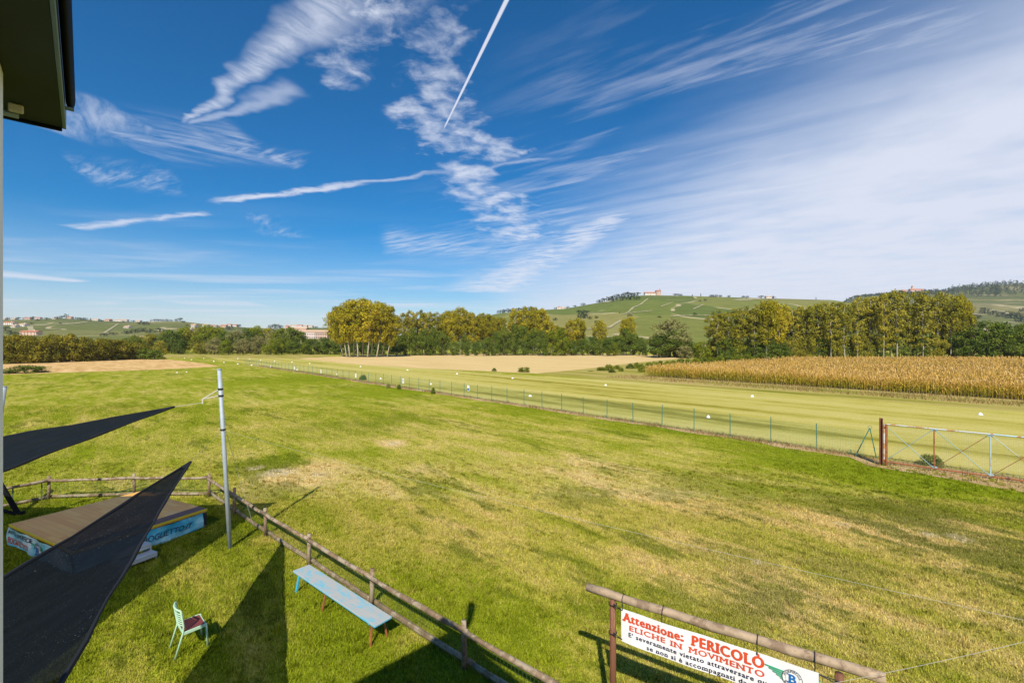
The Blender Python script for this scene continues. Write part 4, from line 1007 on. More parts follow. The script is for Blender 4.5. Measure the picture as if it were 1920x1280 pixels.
def tufts(y0, y1, nc, per):
    def fn(r, n):
        Y = np.sqrt(r.uniform(y0*y0, y1*y1, nc)); X = (Y+3)*r.uniform(-1.15, 1.15, nc); rad = r.uniform(.03, .16, nc)
        i = r.integers(0, nc, n); a = r.uniform(0, 6.28, n); q = rad[i]*np.sqrt(r.uniform(0, 1, n))
        X, Y = X[i]+q*np.cos(a), Y[i]+q*np.sin(a); k = X*NV.x+Y*NV.y < FENCE_S-.6
        return np.stack([X[k], Y[k], np.zeros(k.sum())], 1)
    return fn
blades('grass_tufts', tufts(7.0, 22, 3200, 40), 115000, .095, .010, M['blades'], rng, 'scattered longer tufts of grass and clover in the lawn', 'grass', tone=(0, .75), lean=.9)
def strip_pts(s0, s1, t0, t1, clump=.5):
    def fn(r, n):
        s = r.uniform(s0, s1, n); t = r.uniform(t0, t1, n)
        d = np.array([mnoise.noise(Vector((a*.5, b*clump, 0))) for a, b in zip(s, t)]); k = d > r.uniform(-.5, .45, n)
        s, t = s[k], t[k]; return np.stack([NV.x*s+DV.x*t, NV.y*s+DV.y*t, np.zeros(len(s))], 1)
    return fn
blades('dry_weeds', strip_pts(FENCE_S-.55, FENCE_S+.45, -120, -4.5), 22000, .22, .016, M['dry_weed'], rng, 'dry brown weeds along the foot of the green wire fence', 'weeds', lean=.8)
blades('dry_weeds', strip_pts(FENCE_S-2.0, FENCE_S+.6, -5.2, 6), 2600, .20, .014, M['dry_weed'], rng, 'dry brown weeds and stalks around the foot of the rusty gate', 'weeds', lean=.8)
blades('dry_weeds', strip_pts(61.5, 67.7, -45, 40, .2), 13000, .38, .03, M['dry_weed'], rng, 'tall dry grass on the rough margin before the maize', 'weeds', lean=.6)

# ------------------------------------------------------------------ green wire fence with signs
def wire_fence():
    ts = [G(1528, 845).dot(DV)-2.3*k for k in range(0, 57)]
    root = empty('wire_fence', along(FENCE_S, ts[20]), 'long low green wire fence with thin posts between meadow and air strip', 'fence')
    base = along(FENCE_S, 0)
    for k, t in enumerate(ts):
        p = along(FENCE_S, t); top = 1.46+RT.uniform(-.05, .05); lx, ly = RT.uniform(-.03, .03), RT.uniform(-.03, .03)
        MB().tube([p, p+Vector((lx, ly, top))], .024, 6).tube([p+Vector((lx, ly, top)), p+Vector((lx, ly, top+.015))], .028, 6).build('post', M['green_post'], root)
    e0 = along(FENCE_S, G(1620, 857).dot(DV)); e1 = along(FENCE_S, ts[-1])
    mb = MB(); N = 120
    for k in range(N):
        a, b = e0.lerp(e1, k/N), e0.lerp(e1, (k+1)/N); mb.quad(a+Vector((0, 0, .03)), b+Vector((0, 0, .03)), b+Vector((0, 0, 1.32)), a+Vector((0, 0, 1.32)))
    mb.build('wire_mesh', M['green_wire'], root)
    mb = MB()
    for z in (.06, .70, 1.34): mb.tube([e0+Vector((0, 0, z)), e0.lerp(e1, .5)+Vector((0, 0, z)), e1+Vector((0, 0, z))], .004, 4)
    mb.build('tension_wire', M['green_post'], root)
    # end post with its two raking struts
    a, b, c = G(1603, 856), G(1643, 858), P(1631, 802, G(1640, 857).y)
    br = empty('fence_strut', (a+b)/2, 'dark green raking steel struts ending the wire fence beside rusty gate post', 'fence strut')
    MB().tube([a, c], .022, 6).build('strut', M['green_post'], br); MB().tube([b, c], .022, 6).build('strut', M['green_post'], br)
    mb = MB(); ring = [c+Vector((.1*math.cos(k*.7), 0, .03+.09*math.sin(k*.7))) for k in range(10)]; mb.tube(ring, .008, 5).build('wire_coil', M['green_post'], br)
    for i, (px, py, w, h, st) in enumerate([(552, 690, .55, .55, 0), (602, 696, .45, .6, 0), (667, 704, .42, .62, 0), (756, 714, .40, .60, 1), (878, 727.5, .36, .60, 2), (507, 687, .5, .5, 0)]):
        ray = Vector(((px-CX)/F, 1, -(py-CY)/F)); k = (FENCE_S-.05)/ray.dot(NV); p = Vector((0, 0, CAM_H))+ray*k
        nm = ['small white square', 'white with grey print', 'white and blue'][st]
        sg = empty('sign', p, '%s warning sign hung on the green wire fence, %s from the left' % (nm, ordinal([507, 552, 602, 667, 756, 878].index(px))), 'sign', 'signs on the wire fence')
        rz = math.atan2(DV.y, DV.x)
        MB().box(p, (w, .02, h), rz, .004).build('board', M['white_plastic'], sg)
        off = -NV*.013
        if st == 2: MB().box(p+off+Vector((0, 0, -.12)), (w*.85, .006, h*.42), rz).build('panel', M['blue_sign'], sg)
        if st == 1: MB().box(p+off+Vector((0, 0, .05)), (w*.5, .006, h*.4), rz).build('panel', M['stage_frame'], sg)
wire_fence()
for i, (x, top, D, w, k) in enumerate([(680.5, 703, G(681, 712).y, 15, 'bush'), (728, 719, G(728, 727).y, 9, 'dbush'), (748, 721, G(748, 729).y, 9, 'bush'), (812, 727, G(812, 738).y, 9, 'bush')]):
    tree('weed_bush', k, x, 0, D, top, w, 'small weed bush growing against the wire fence, %s from the left' % ordinal(i), 'weed bushes at the fence', cat='bush')
tree('weed_bush', 'lbush', 1744, 0, 21.6, 852, 34, 'low bright leafy weed growing behind the rusty gate', cat='bush')

# ------------------------------------------------------------------ white strip markers
def marker_mesh():
    mb = MB(); n = 10; w = [(.30, 0), (.27, .05), (.17, .17), (.05, .27), (0.0, .30)]
    for (r0, z0), (r1, z1) in zip(w, w[1:]):
        for k in range(n):
            a, b = 2*math.pi*k/n, 2*math.pi*(k+1)/n
            p = [Vector((r0*math.cos(a)*1.25, r0*math.sin(a), z0)), Vector((r0*math.cos(b)*1.25, r0*math.sin(b), z0)), Vector((r1*math.cos(b)*1.25, r1*math.sin(b), z1)), Vector((r1*math.cos(a)*1.25, r1*math.sin(a), z1))]
            mb.quad(*(p if r1 > 0 else p[:3]))
    return mb.mesh('strip_marker', M['white_plastic'], (0, 0, 0), True)
MK = marker_mesh()
def markers(L, lab, grp, sc=1.0):
    for i, (px, py) in enumerate(L):
        o = bpy.data.objects.new('strip_marker', MK); COL.objects.link(o); o.location = G(px, py+1.5)
        o.scale = (sc*.52, sc*.52, sc*.70) if py > 700 else (sc*.66, sc*.66, sc*.7)
        o.rotation_euler[2] = RT.uniform(0, 3); tag(o, lab % ordinal(i), 'marker', grp)
markers([(346, 670), (359, 673), (382, 670.5), (401, 676), (420, 678), (446, 671), (468, 672), (489, 673.5), (515, 675.5), (547.5, 677.5), (581, 680), (676, 686), (764, 692.5), (857, 699.5), (961, 708), (1135.5, 721), (1410.5, 742), (1838, 776)], 'white dome marker on the far side of the mown strip, %s from the left', 'markers on the far side of the strip')
markers([(446, 681), (472, 683), (557, 692), (632, 700.6), (713.7, 708.7), (808, 719), (994, 741.5), (1328, 781)], 'white dome marker on the near side of the mown strip, %s from the left', 'markers on the near side of the strip')
markers([(332, 697), (350, 696)], 'small white marker lying on the left meadow, %s from the left', 'markers on the left meadow', .7)

# ------------------------------------------------------------------ gate
def gate():
    U = [Vector((17.9, 21.9, 0)), Vector((19.2, 20.7, 0)), Vector((20.5, 19.5, 0)), Vector((21.8, 18.3, 0)), Vector((23.1, 17.1, 0))]
    z0, z1 = .13, 1.93
    up = lambda p, z: p+Vector((0, 0, z))
    root = empty('field_gate', U[0], 'rusty field gate with flaking pale blue tubes crossed braces and wire infill', 'gate')
    for i, (a, b) in enumerate(zip(U, U[1:])):
        MB().tube([up(a, z1), up(b, z1)], .034, 8).build('top_rail', M['rust_blue'] if i < 2 else M['blue_rust'], root)
        MB().tube([up(a, z0), up(b, z0)], .034, 8).build('bottom_rail', M['rust'], root)
        o = Vector((-.018, -.018, 0))
        MB().tube([up(a, z1)+o, up(b, z0)+o], .013, 6).build('brace', M['bluegrey'] if i < 2 else M['blue_rust'], root)
        MB().tube([up(a, z0)-o, up(b, z1)-o], .013, 6).build('brace', M['bluegrey'] if i == 0 else M['rust'], root)
        mb = MB(); mb.quad(up(a, z0), up(b, z0), up(b, z1), up(a, z1)); mb.build('wire_mesh', M['gate_wire'], root)
    for i, u in enumerate(U[:4]):
        MB().tube([up(u, z0+.034), up(u, z1-.034)], .024 if i else .036, 8).build('upright', M['rust'] if i == 1 else (M['blue_rust'] if i else M['rust_blue']), root)
        if i:
            mb = MB()
            for z in (z0+.04, z1-.04): mb.box(up(u, z), (.20, .022, .13), math.atan2(-1.2, 1.3), .004)
            mb.build('gusset', M['bluegrey'], root)
    p = G(1652, 872); hp = 2.25
    pr = empty('gate_post', p, 'tall dark rusty steel beam post at the left end of the gate', 'gate post')
    mb = MB(); rz = math.atan2(-1.2, 1.3)
    mb.box(p+Vector((0, 0, hp/2)), (.10, .016, hp), rz); R = Matrix.Rotation(rz, 3, 'Z')
    for s in (-1, 1): mb.box(p+R @ Vector((s*.058, 0, 0))+Vector((0, 0, hp/2)), (.014, .16, hp), rz)
    mb.build('beam', M['rust_dark'], pr)
    mb = MB()
    for z in (z0+.12, z1-.12): mb.box(p+R @ Vector((.13, 0, 0))+Vector((0, 0, z)), (.14, .04, .10), rz, .006)
    mb.build('hinge', M['rust'], pr)
    MB().tube([p+R @ Vector((.20, -.03, .02)), p+R @ Vector((.20, -.03, 1.98))], .045, 8).build('hinge_tube', M['rust'], pr)
gate()

# ------------------------------------------------------------------ wooden yard fence
def yard_fence():
    c = G(389, 930)
    left = [Vector((-11.55, 17.35, 0)), Vector((-14.4, 17.35, 0)), Vector((-17.3, 17.0, 0)), Vector((-18.6, 15.2, 0)), Vector((-19.6, 13.2, 0))]
    right = [Vector((-9.5, 15.55, 0)), Vector((-7.46, 13.78, 0)), Vector((-5.36, 12.02, 0)), Vector((-3.12, 10.1, 0)), Vector((-.86, 8.22, 0)), Vector((1.42, 6.35, 0)), Vector((3.7, 4.48, 0))]
    line = left[::-1] + right
    root = empty('wooden_fence', left[0], 'weathered round rail wooden fence with wire netting around the yard', 'fence')
    r = random.Random(2)
    for p in line:
        h = .86+r.uniform(-.03, .05); q = p+Vector((r.uniform(-.02, .02), r.uniform(-.02, .02), h))
        MB().tube([p, p.lerp(q, .5)+Vector((.004, 0, 0)), q], [.052, .05, .047], 9, jitter=.12).build('post', M['wood'], root, True)
    for a, b in zip(line, line[1:]):
        d = (b-a).normalized()
        for z, rr in ((.74, .048), (.10, .052)):
            off = Vector((-d.y, d.x, 0))*(.075 if z > .5 else -.09)*(-1)
            pts = []
            for k in range(6):
                u = -.05+1.10*k/5; pts.append(a.lerp(b, u)+off+Vector((0, 0, z+r.uniform(-.012, .012)-(.02 if 0 < k < 5 else 0))))
            MB().tube(pts, [rr*r.uniform(.9, 1.1) for _ in pts], 9, jitter=.14).build('rail', M['wood'], root, True)
        mb = MB(); mb.quad(a+Vector((0, 0, .04)), b+Vector((0, 0, .04)), b+Vector((0, 0, .70)), a+Vector((0, 0, .70))); mb.build('wire_netting', M['grey_wire'], root)
yard_fence()

# ------------------------------------------------------------------ steel mast, ropes and overhead wire
PB, PT = Vector((-8.05, 13.0, 0)), Vector((-8.36, 13.0, 5.09))
def on_mast(py):
    z = CAM_H-(py-CY)/F*13.0; return PB.lerp(PT, z/5.09)
SA_TIP = Vector((-9.05, 12.2, 4.15)); SB_TIP = Vector((-7.1, 10.05, 3.24))
def mast():
    root = empty('steel_mast', PB, 'tall slim grey steel pole in the lawn between the stage and bench', 'pole')
    MB().tube([PB-Vector((0, 0, .05)), on_mast(860), PT], [.058, .056, .054], 14).build('pole', M['galv'], root, True)
    MB().tube([PT-Vector((0, 0, .005)), PT+Vector((0, 0, .03))], .062, 14).build('cap', M['galv'], root)
    mb = MB()
    for py in (729, 741.5, 805): q = on_mast(py); mb.tube([q-Vector((0, 0, .025)), q+Vector((0, 0, .025))], .068, 12)
    mb.build('clamp', M['tie'], root)
    tip = P(380, 748, 12.75); br = MB()
    br.tube([on_mast(728), tip], .014, 6).tube([on_mast(741.5), tip], .014, 6).tube([tip, tip-Vector((0, 0, .13))], .02, 6)
    br.build('bracket', M['rope'], root)
    mb = MB(); a, b = on_mast(800)+Vector((.06, 0, 0)), G(476, 988)
    rp = MB().tube([a, a.lerp(b, .5)+Vector((0, 0, -.04)), b], .005, 5).build('guy_rope', M['rope']); tag(rp, 'thin pale guy rope slanting from the steel pole to wooden fence', 'rope')
    rp = MB().tube([tip-Vector((0, 0, .1)), SA_TIP], .006, 5).build('sail_rope', M['rope']); tag(rp, 'short rope tying the far shade sail to the pole bracket', 'rope')
    rp = MB().tube([on_mast(805), SB_TIP], .0025, 5).build('sail_rope', M['wire']); tag(rp, 'rope tying the near shade sail to the pole', 'rope')
    a, b = on_mast(806), P(2120, 1206, 4.0); pts = [a.lerp(b, k/16)-Vector((0, 0, .10*4*(k/16)*(1-k/16))) for k in range(17)]
    w = MB().tube(pts, .002, 5).build('overhead_wire', M['wire']); tag(w, 'thin pale wire stretched across the meadow above the grass from the pole', 'wire')
    a, b = P(1395, 1308, 5.0), P(2080, 1162, 3.9)
    w = MB().tube([a.lerp(b, k/8)-Vector((0, 0, .05*4*(k/8)*(1-k/8))) for k in range(9)], .0022, 5).build('guy_rope', M['wire']); tag(w, 'pale cord running up past the right end of the banner frame', 'rope')
mast()

# ------------------------------------------------------------------ shade sails
def sail(name, A, B, C, m, sag, conc, label, seed):
    """three-cornered net: A = tip; edges curve inwards, cloth sags a little"""
    A, B, C = Vector(A), Vector(B), Vector(C); N = 26; mb = MB(); idx = {}
    cen = (A+B+C)/3
    def edge_in(p, q, u, other):
        m_ = (other-(p+q)/2); return m_*conc*4*u*(1-u)
    rows = []
    for i in range(N+1):
        u = i/N
        l = A.lerp(B, u)+edge_in(A, B, u, C)*.9; r = A.lerp(C, u)+edge_in(A, C, u, B)*.9
        row = []
        for j in range(N+1):
            v = j/N; p = l.lerp(r, v)
            if i: p = p + (edge_in(B, C, v, A)*(u**3))
            w = 16*v*(1-v)*u*(1-u)
            p = p + Vector((.03*mnoise.noise(Vector((p.x*1.3, p.y*1.3, seed))), .03*mnoise.noise(Vector((p.y*1.1, p.x*1.4, seed+4))), .045*mnoise.noise(Vector((p.x*.8, p.y*.8, seed+9)))))*min(1, u*5)
            p = p + Vector((0, 0, -sag*w*.25 + .035*mnoise.noise(Vector((p.x*.9+seed, p.y*.5, 0)))*w*.5))
            row.append(len(mb.v)); mb.v.append(p)
        rows.append(row)
    for i in range(N):
        for j in range(N): mb.f.append((rows[i][j], rows[i+1][j], rows[i+1][j+1], rows[i][j+1]))
    root = empty(name, cen-Vector((0, 0, 0)), label, 'shade sail')
    cl = mb.build('net', m, root, True)
    hm = MB(); V = mb.v
    for ids in ([r[0] for r in rows], [r[-1] for r in rows], rows[-1]):
        hm.tube([V[k]+Vector((0, 0, .004)) for k in ids], [.022+.006*math.sin(k*1.3) for k in range(len(ids))], 6)
    hm.build('hem', M['hem'], root)
    t1, t2 = V[rows[1][0]], V[rows[1][-1]]
    MB().tube([A, (t1+t2)/2], [.03, .05], 7).build('corner_patch', M['hem'], root)
SA_B, SA_C = Vector((-20.6, 13.9, 2.2)), Vector((-8.55, 3.2, 3.0))
sail('shade_sail', SA_TIP, SA_B, SA_C, M['net_far'], .15, .03, 'far black triangular shade sail stretched from the steel pole above the stage', 1.0)
SB_B, SB_C = Vector((-5.15, .2, 2.8)), Vector((-1.75, .2, 2.95))
sail('shade_sail', SB_TIP, SB_B, SB_C, M['net_near'], .30, .02, 'near black see through shade sail in front of the stage', 5.0)
def left_posts():
    top = P(8, 725, 14.0); bot = P(-14, 1010, 14.0); bot = Vector((top.x-.9, 14.2, 0))
    r = empty('sail_post', bot, 'leaning grey steel sail post at the left picture edge', 'pole')
    MB().tube([bot, top], .062, 12).build('pole', M['galv'], r, True); MB().tube([top, top+Vector((0, 0, .02))], .066, 12).build('cap', M['galv'], r)
    foot = G(36, 966); a = Vector((foot.x-1.7, foot.y+.35, 2.1)); b = Vector((foot.x-2.0, foot.y-.2, .75))
    r = empty('post_strut', foot, 'black steel struts meeting at the ground left of the stage', 'strut')
    MB().tube([foot, a], .075, 8).build('strut', M['black_steel'], r); MB().tube([foot+Vector((-.03, 0, .02)), b], .055, 8).build('strut', M['black_steel'], r)
    MB().box(foot+Vector((0, 0, .06)), (.26, .20, .12), .3, .02).build('foot_plate', M['black_steel'], r)
left_posts()

# ------------------------------------------------------------------ lettering
def text_verts(body, size, bold=0.0, xs=1.0, shear=0.0, align='LEFT', space=1.0, slab=0.0):
    c = bpy.data.curves.new('lettering', 'FONT'); c.body = body; c.size = size; c.offset = bold*size; c.shear = shear; c.align_x = align; c.space_character = space; c.resolution_u = 3
    o = bpy.data.objects.new('lettering', c); me = bpy.data.meshes.new_from_object(o)
    vs = [Vector((v.co.x*xs, v.co.y, 0)) for v in me.vertices]; fs = [tuple(p.vertices) for p in me.polygons]
    bpy.data.objects.remove(o); bpy.data.curves.remove(c); bpy.data.meshes.remove(me)
    if slab:                                  # slab feet on every flat stem end
        ms = []
        if 'M' in body and False:
            for i_, ch in enumerate(body):
                if ch == 'M':
                    lo_ = max([v.x for v in text_verts(body[:i_], size, bold, xs, shear, space=space)[0]] or [0]) if i_ else -1
                    ms.append((lo_, max(v.x for v in text_verts(body[:i_+1], size, bold, xs, shear, space=space)[0])+.001))
        seen = set(); n0 = list(vs); caps = body.isupper() or size > .15; cap, xh, hs, ex = .682*size, .51*size, slab*size*.8, slab*size*.62
        for f in list(fs):
            for a, b in zip(f, f[1:]+f[:1]):
                p, q = n0[a], n0[b]
                if abs(p.y-q.y) > .004*size or abs(p.x-q.x) > .15*size or abs(p.x-q.x) < .05*size: continue
                if any(l_ < (p.x+q.x)/2 < h_ for l_, h_ in ms): continue
                y = p.y; k = (round(min(p.x, q.x), 3), round(y, 3))
                if k in seen: continue
                low = abs(y) < .03*size; high = caps and abs(y-cap) < .035*size
                if not (low or high): continue
                seen.add(k); x0, x1 = min(p.x, q.x)-ex, max(p.x, q.x)+ex; y0, y1 = (y, y+hs) if low else (y-hs, y)
                i0 = len(vs); vs += [Vector((x0, y0, 0)), Vector((x1, y0, 0)), Vector((x1, y1, 0)), Vector((x0, y1, 0))]; fs.append((i0, i0+1, i0+2, i0+3))
    return vs, fs
class Plane:
    """a vertical sheet: origin, right, up, outward normal; maps sheet coordinates to the world"""
    def __init__(s, o, r, u, n): s.o, s.r, s.u, s.n = Vector(o), Vector(r).normalized(), Vector(u).normalized(), Vector(n).normalized()
    def __call__(s, x, y, d=0.0): return s.o + s.r*x + s.u*y + s.n*d
    def text(s, body, x, y, size, m, parent, bold=0.0, xs=1.0, shear=0.0, width=None, d=.004, name='lettering', space=1.0, warp=None):
        vs, fs = text_verts(body, size, bold, xs, shear, space=space)
        if width:
            w = max(v.x for v in vs)-min(v.x for v in vs); k = width/w; vs = [Vector((v.x*k, v.y, 0)) for v in vs]
        mb = MB(); mb.v = [s(x+v.x, y+v.y, d+(warp(x+v.x, y+v.y) if warp else 0)) for v in vs]; mb.f = fs
        return mb.build(name, m, parent)
    def poly(s, pts, m, parent, name, d=.004, warp=None):
        mb = MB(); mb.quad(*[s(x, y, d+(warp(x, y) if warp else 0)) for x, y in pts]); return mb.build(name, m, parent)
def emblem(pl, cx, cy, sc, parent, warp=None, d=.004):
    """winged ring with a B in it"""
    mb = MB()
    for sg in (-1, 1):
        for k in range(5):
            y = .30-.15*k; L = 1.75-.24*k; h = .052
            pts = [(sg*.30, y-h), (sg*(L-.10), y+.10*(1-k*.05)-h*.6), (sg*L, y+.17*(1-k*.05)), (sg*.30, y+h)]
            if sg < 0: pts = pts[::-1]
            mb.quad(*[pl(cx+a*sc, cy+b*sc, d+(warp(cx, cy) if warp else 0)) for a, b in pts])
    mb.build('wings', M['green_letter'], parent)
    mb = MB(); n = 40
    for k in range(n): 
        a, b = 2*math.pi*k/n, 2*math.pi*(k+1)/n
        mb.quad(*[pl(cx+r*math.cos(t)*sc, cy+r*math.sin(t)*sc, d*1.5+(warp(cx, cy) if warp else 0)) for r, t in ((0, a), (.60, a), (.60, b))])
    mb.build('disc', M['white_plastic'], parent)
    mb = MB()
    for (r0, r1) in ((.60, .64), (.415, .435)):
        for k in range(n):
            a, b = 2*math.pi*k/n, 2*math.pi*(k+1)/n
            mb.quad(*[pl(cx+r*math.cos(t)*sc, cy+r*math.sin(t)*sc, d*2+(warp(cx, cy) if warp else 0)) for r, t in ((r0, a), (r1, a), (r1, b), (r0, b))])
    for word, top in (('AVIOSUPERFICIE', True), ('BOGLIETTO', False)):
        for i, ch in enumerate(word):
            vs, fs = text_verts(ch, .19*sc, .02, align='CENTER'); span = 2.5 if top else 1.9
            t = (math.pi/2+span/2-span*i/(len(word)-1)) if top else (-math.pi/2-span/2+span*i/(len(word)-1))
            rot = t-math.pi/2 if top else t+math.pi/2; rr = .455 if top else .585
            i0 = len(mb.v)
            for v in vs:
                x = v.x*math.cos(rot)-v.y*math.sin(rot)+rr*sc*math.cos(t); y = v.x*math.sin(rot)+v.y*math.cos(rot)+rr*sc*math.sin(t)
                mb.v.append(pl(cx+x, cy+y, d*2.2+(warp(cx, cy) if warp else 0)))
            mb.f += [tuple(i0+q for q in f) for f in fs]
    mb.build('ring_lettering', M['navy_letter'], parent)
    vs, fs = text_verts('B', .85*sc, .035, 1.05, align='CENTER'); mb = MB()
    mb.v = [pl(cx+v.x, cy-.30*sc+v.y, d*2.6+(warp(cx, cy) if warp else 0)) for v in vs]; mb.f = fs
    # slab feet of the letter
    for yy in (-.30, .235): mb.quad(*[pl(cx+a*sc, cy+b*sc, d*2.6+(warp(cx, cy) if warp else 0)) for a, b in ((-.33, yy), (-.1, yy), (-.1, yy+.075), (-.33, yy+.075))])
    mb.build('letter_b', M['blue_letter'], parent)

# ------------------------------------------------------------------ stage
def stage_deck_mat():
    m, t, b = bsdf_mat('varnished_stage_boards')
    co = t.new('ShaderNodeTexCoord').outputs['Object']
    a = math.radians(26.5); u = t.v('DOT_PRODUCT', co, (-.90, .435, 0)); w = t.v('DOT_PRODUCT', co, (.43, .90, 0))
    pl = t.m('FLOOR', t.m('DIVIDE', w, .16)); wn = t.new('ShaderNodeTexWhiteNoise'); wn.noise_dimensions = '2D'
    t.l.new(t.xyz(pl, t.m('FLOOR', t.add(t.m('DIVIDE', u, .9), t.mul(pl, .37)))), wn.inputs['Vector'])
    n = t.noise(t.xyz(t.mul(u, 1.2), t.mul(w, 9.0)), 1.0, 5, .6); st = t.noise(co, 1.1, 4, .6)
    c = t.mix(wn.outputs[0], (.80, .36, .045), (.92, .52, .10))
    c = t.mix(t.mul(n, .5), c, (.60, .27, .05))
    c = t.mix(t.mul(t.step(st, .58, .72), .4), c, (.60, .42, .24))
    gap = t.step(t.m('ABSOLUTE', t.sub(t.m('FRACT', t.m('DIVIDE', w, .16)), .5)), .47, .5)
    c = t.mix(t.mul(gap, .6), c, (.10, .05, .03))
    t.put(b.inputs['Base Color'], c); b.inputs['Roughness'].default_value = .48; return m
def cloth_print_mat(name, side):
    m, t, b = bsdf_mat(name)
    co = t.new('ShaderNodeTexCoord').outputs['Object']
    n = t.noise(t.v('MULTIPLY', co, (1, 1, 2.2)), 1.3, 5, .6, .4); n2 = t.noise(co, 4.0, 4, .6)
    c = t.ramp(t.add(n, t.mul(t.sub(n2, .5), .25)), [(.28, (.02, .26, .50)), (.46, (.05, .40, .60)), (.60, (.20, .55, .68)), (.75, (.62, .74, .80))] if side else
               [(.26, (.06, .38, .52)), (.42, (.16, .50, .60)), (.56, (.55, .70, .74)), (.7, (.75, .78, .80))])
    t.put(b.inputs['Base Color'], c); b.inputs['Roughness'].default_value = .4; return m
M['deck'] = stage_deck_mat(); M['print_left'] = cloth_print_mat('sky_print_pale', 0); M['print_right'] = cloth_print_mat('sky_print_blue', 1)
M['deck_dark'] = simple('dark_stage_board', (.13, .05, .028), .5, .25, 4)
def stage():
    zt = .59; L, Fc, R, B = G(18, 982, zt), G(137.5, 1033, zt), G(388, 953, zt), G(264, 920, zt)
    down = lambda p, z: Vector((p.x, p.y, z))
    root = empty('stage', down((L+R)/2, 0), 'low wooden stage platform with printed sky blue skirts in the yard', 'stage')
    mb = MB(); t = [L, Fc, R, B]; lo = [p-Vector((0, 0, .09)) for p in t]
    mb.quad(*t); mb.quad(*lo[::-1])
    for i in range(4): mb.quad(lo[i], lo[(i+1) % 4], t[(i+1) % 4], t[i])
    mb.build('deck', M['deck'], root)
    fr = (R-Fc).normalized(); lf = (L-Fc).normalized()
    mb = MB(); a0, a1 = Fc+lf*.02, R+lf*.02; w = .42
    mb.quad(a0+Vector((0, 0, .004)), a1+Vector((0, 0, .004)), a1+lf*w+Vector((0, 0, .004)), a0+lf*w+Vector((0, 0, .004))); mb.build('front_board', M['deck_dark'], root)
    for p, q in ((Fc, R), (Fc, L)):
        dd = (q-p).normalized(); n = Vector((dd.y, -dd.x, 0)); n = n if n.dot((L+R)/2-p) < 0 else -n
        MB().beam(p+n*.012-Vector((0, 0, .02)), q+n*.012-Vector((0, 0, .02)), .022, .055, bev=.003).build('edge_strip', M['blue_deck_edge'], root)
    for p in (L, Fc, R, B, (Fc+R)/2, (L+B)/2):
        q = p.lerp((L+R)/2, .03); MB().box(down(q, .25), (.06, .06, .50), math.atan2(fr.y, fr.x), .005).build('leg', M['stage_frame'], root)
    MB().box(down(R-fr*.25+lf*.02, .28), (.5, .02, .40), math.atan2(fr.y, fr.x)).build('side_panel', M['gap_shade'], root)  # dark sheet added as painted shade where the skirt leaves a gap
    def skirt(p, q, z0, z1, m, nm):
        d = (q-p).normalized(); n = Vector((d.y, -d.x, 0)); n = n if n.dot((L+R)/2-p) < 0 else -n
        Ln = (q-p).length; warp = lambda x, y: .05+.018*math.sin(x*4.1+y*9)+.012*math.sin(x*9.7-y*14)
        rgt = d if n.cross(Vector((0, 0, 1))).dot(d) < 0 else -d
        org = p if rgt.dot(d) > 0 else q
        pl = Plane(down(org, 0), rgt, (0, 0, 1), n); mb = MB(); nx, ny = 40, 6; g = []
        for i in range(nx+1):
            g.append([])
            for j in range(ny+1):
                x = Ln*i/nx; y = z0+(z1-z0)*j/ny + (.03*math.sin(x*2.3) if j == 0 else 0); g[-1].append(len(mb.v)); mb.v.append(pl(x, y, warp(x, y)))
        for i in range(nx):
            for j in range(ny): mb.f.append((g[i][j], g[i+1][j], g[i+1][j+1], g[i][j+1]))
        return mb.build('skirt', m, root, True), pl, warp, Ln
    sk, pl, wp, Ln = skirt(L, Fc, .03, .52, M['print_left'], 'l')
    pl.text('AVIOSUPERFICIE', .10, .36, .17, M['navy_letter'], sk, .012, width=1.55, warp=wp, d=.014)
    pl.text('BOGLIETTO', .10, .12, .22, M['red_letter'], sk, .012, width=1.30, warp=wp, d=.014)
    emblem(pl, 2.02, .23, .34, sk, wp, .014)
    sk, pl, wp, Ln = skirt(Fc, R-fr*.14, .04, .50, M['print_right'], 'r')
    pl.text('BOGLIETTO.IT', 1.48, .19, .22, M['navy_letter'], sk, .006, shear=.18, width=1.30, warp=wp, d=.014)
    # aluminium steps before the long side
    n = Vector((fr.y, -fr.x, 0)); c = Fc+fr*1.02; c.z = 0
    st = empty('step_block', c+n*.45, 'small grey aluminium two tread steps before the stage', 'steps'); ang = math.atan2(fr.y, fr.x)
    for dist, z in ((.50, .34), (.80, .17)):
        MB().box(c+n*dist+Vector((0, 0, z)), (.78, .30, .035), ang, .006).build('tread', M['alu'], st)
        MB().box(c+n*(dist+.155)+Vector((0, 0, z-.055)), (.76, .012, .075), ang).build('riser', M['alu'], st)
    for s in (-1, 1): 
        MB().box(c+n*.52+fr*(.36*s)+Vector((0, 0, .16)), (.03, .34, .30), ang, .004).build('side_frame', M['stage_frame'], st)
        MB().box(c+n*.82+fr*(.36*s)+Vector((0, 0, .075)), (.03, .26, .15), ang, .004).build('side_frame', M['stage_frame'], st)
stage()

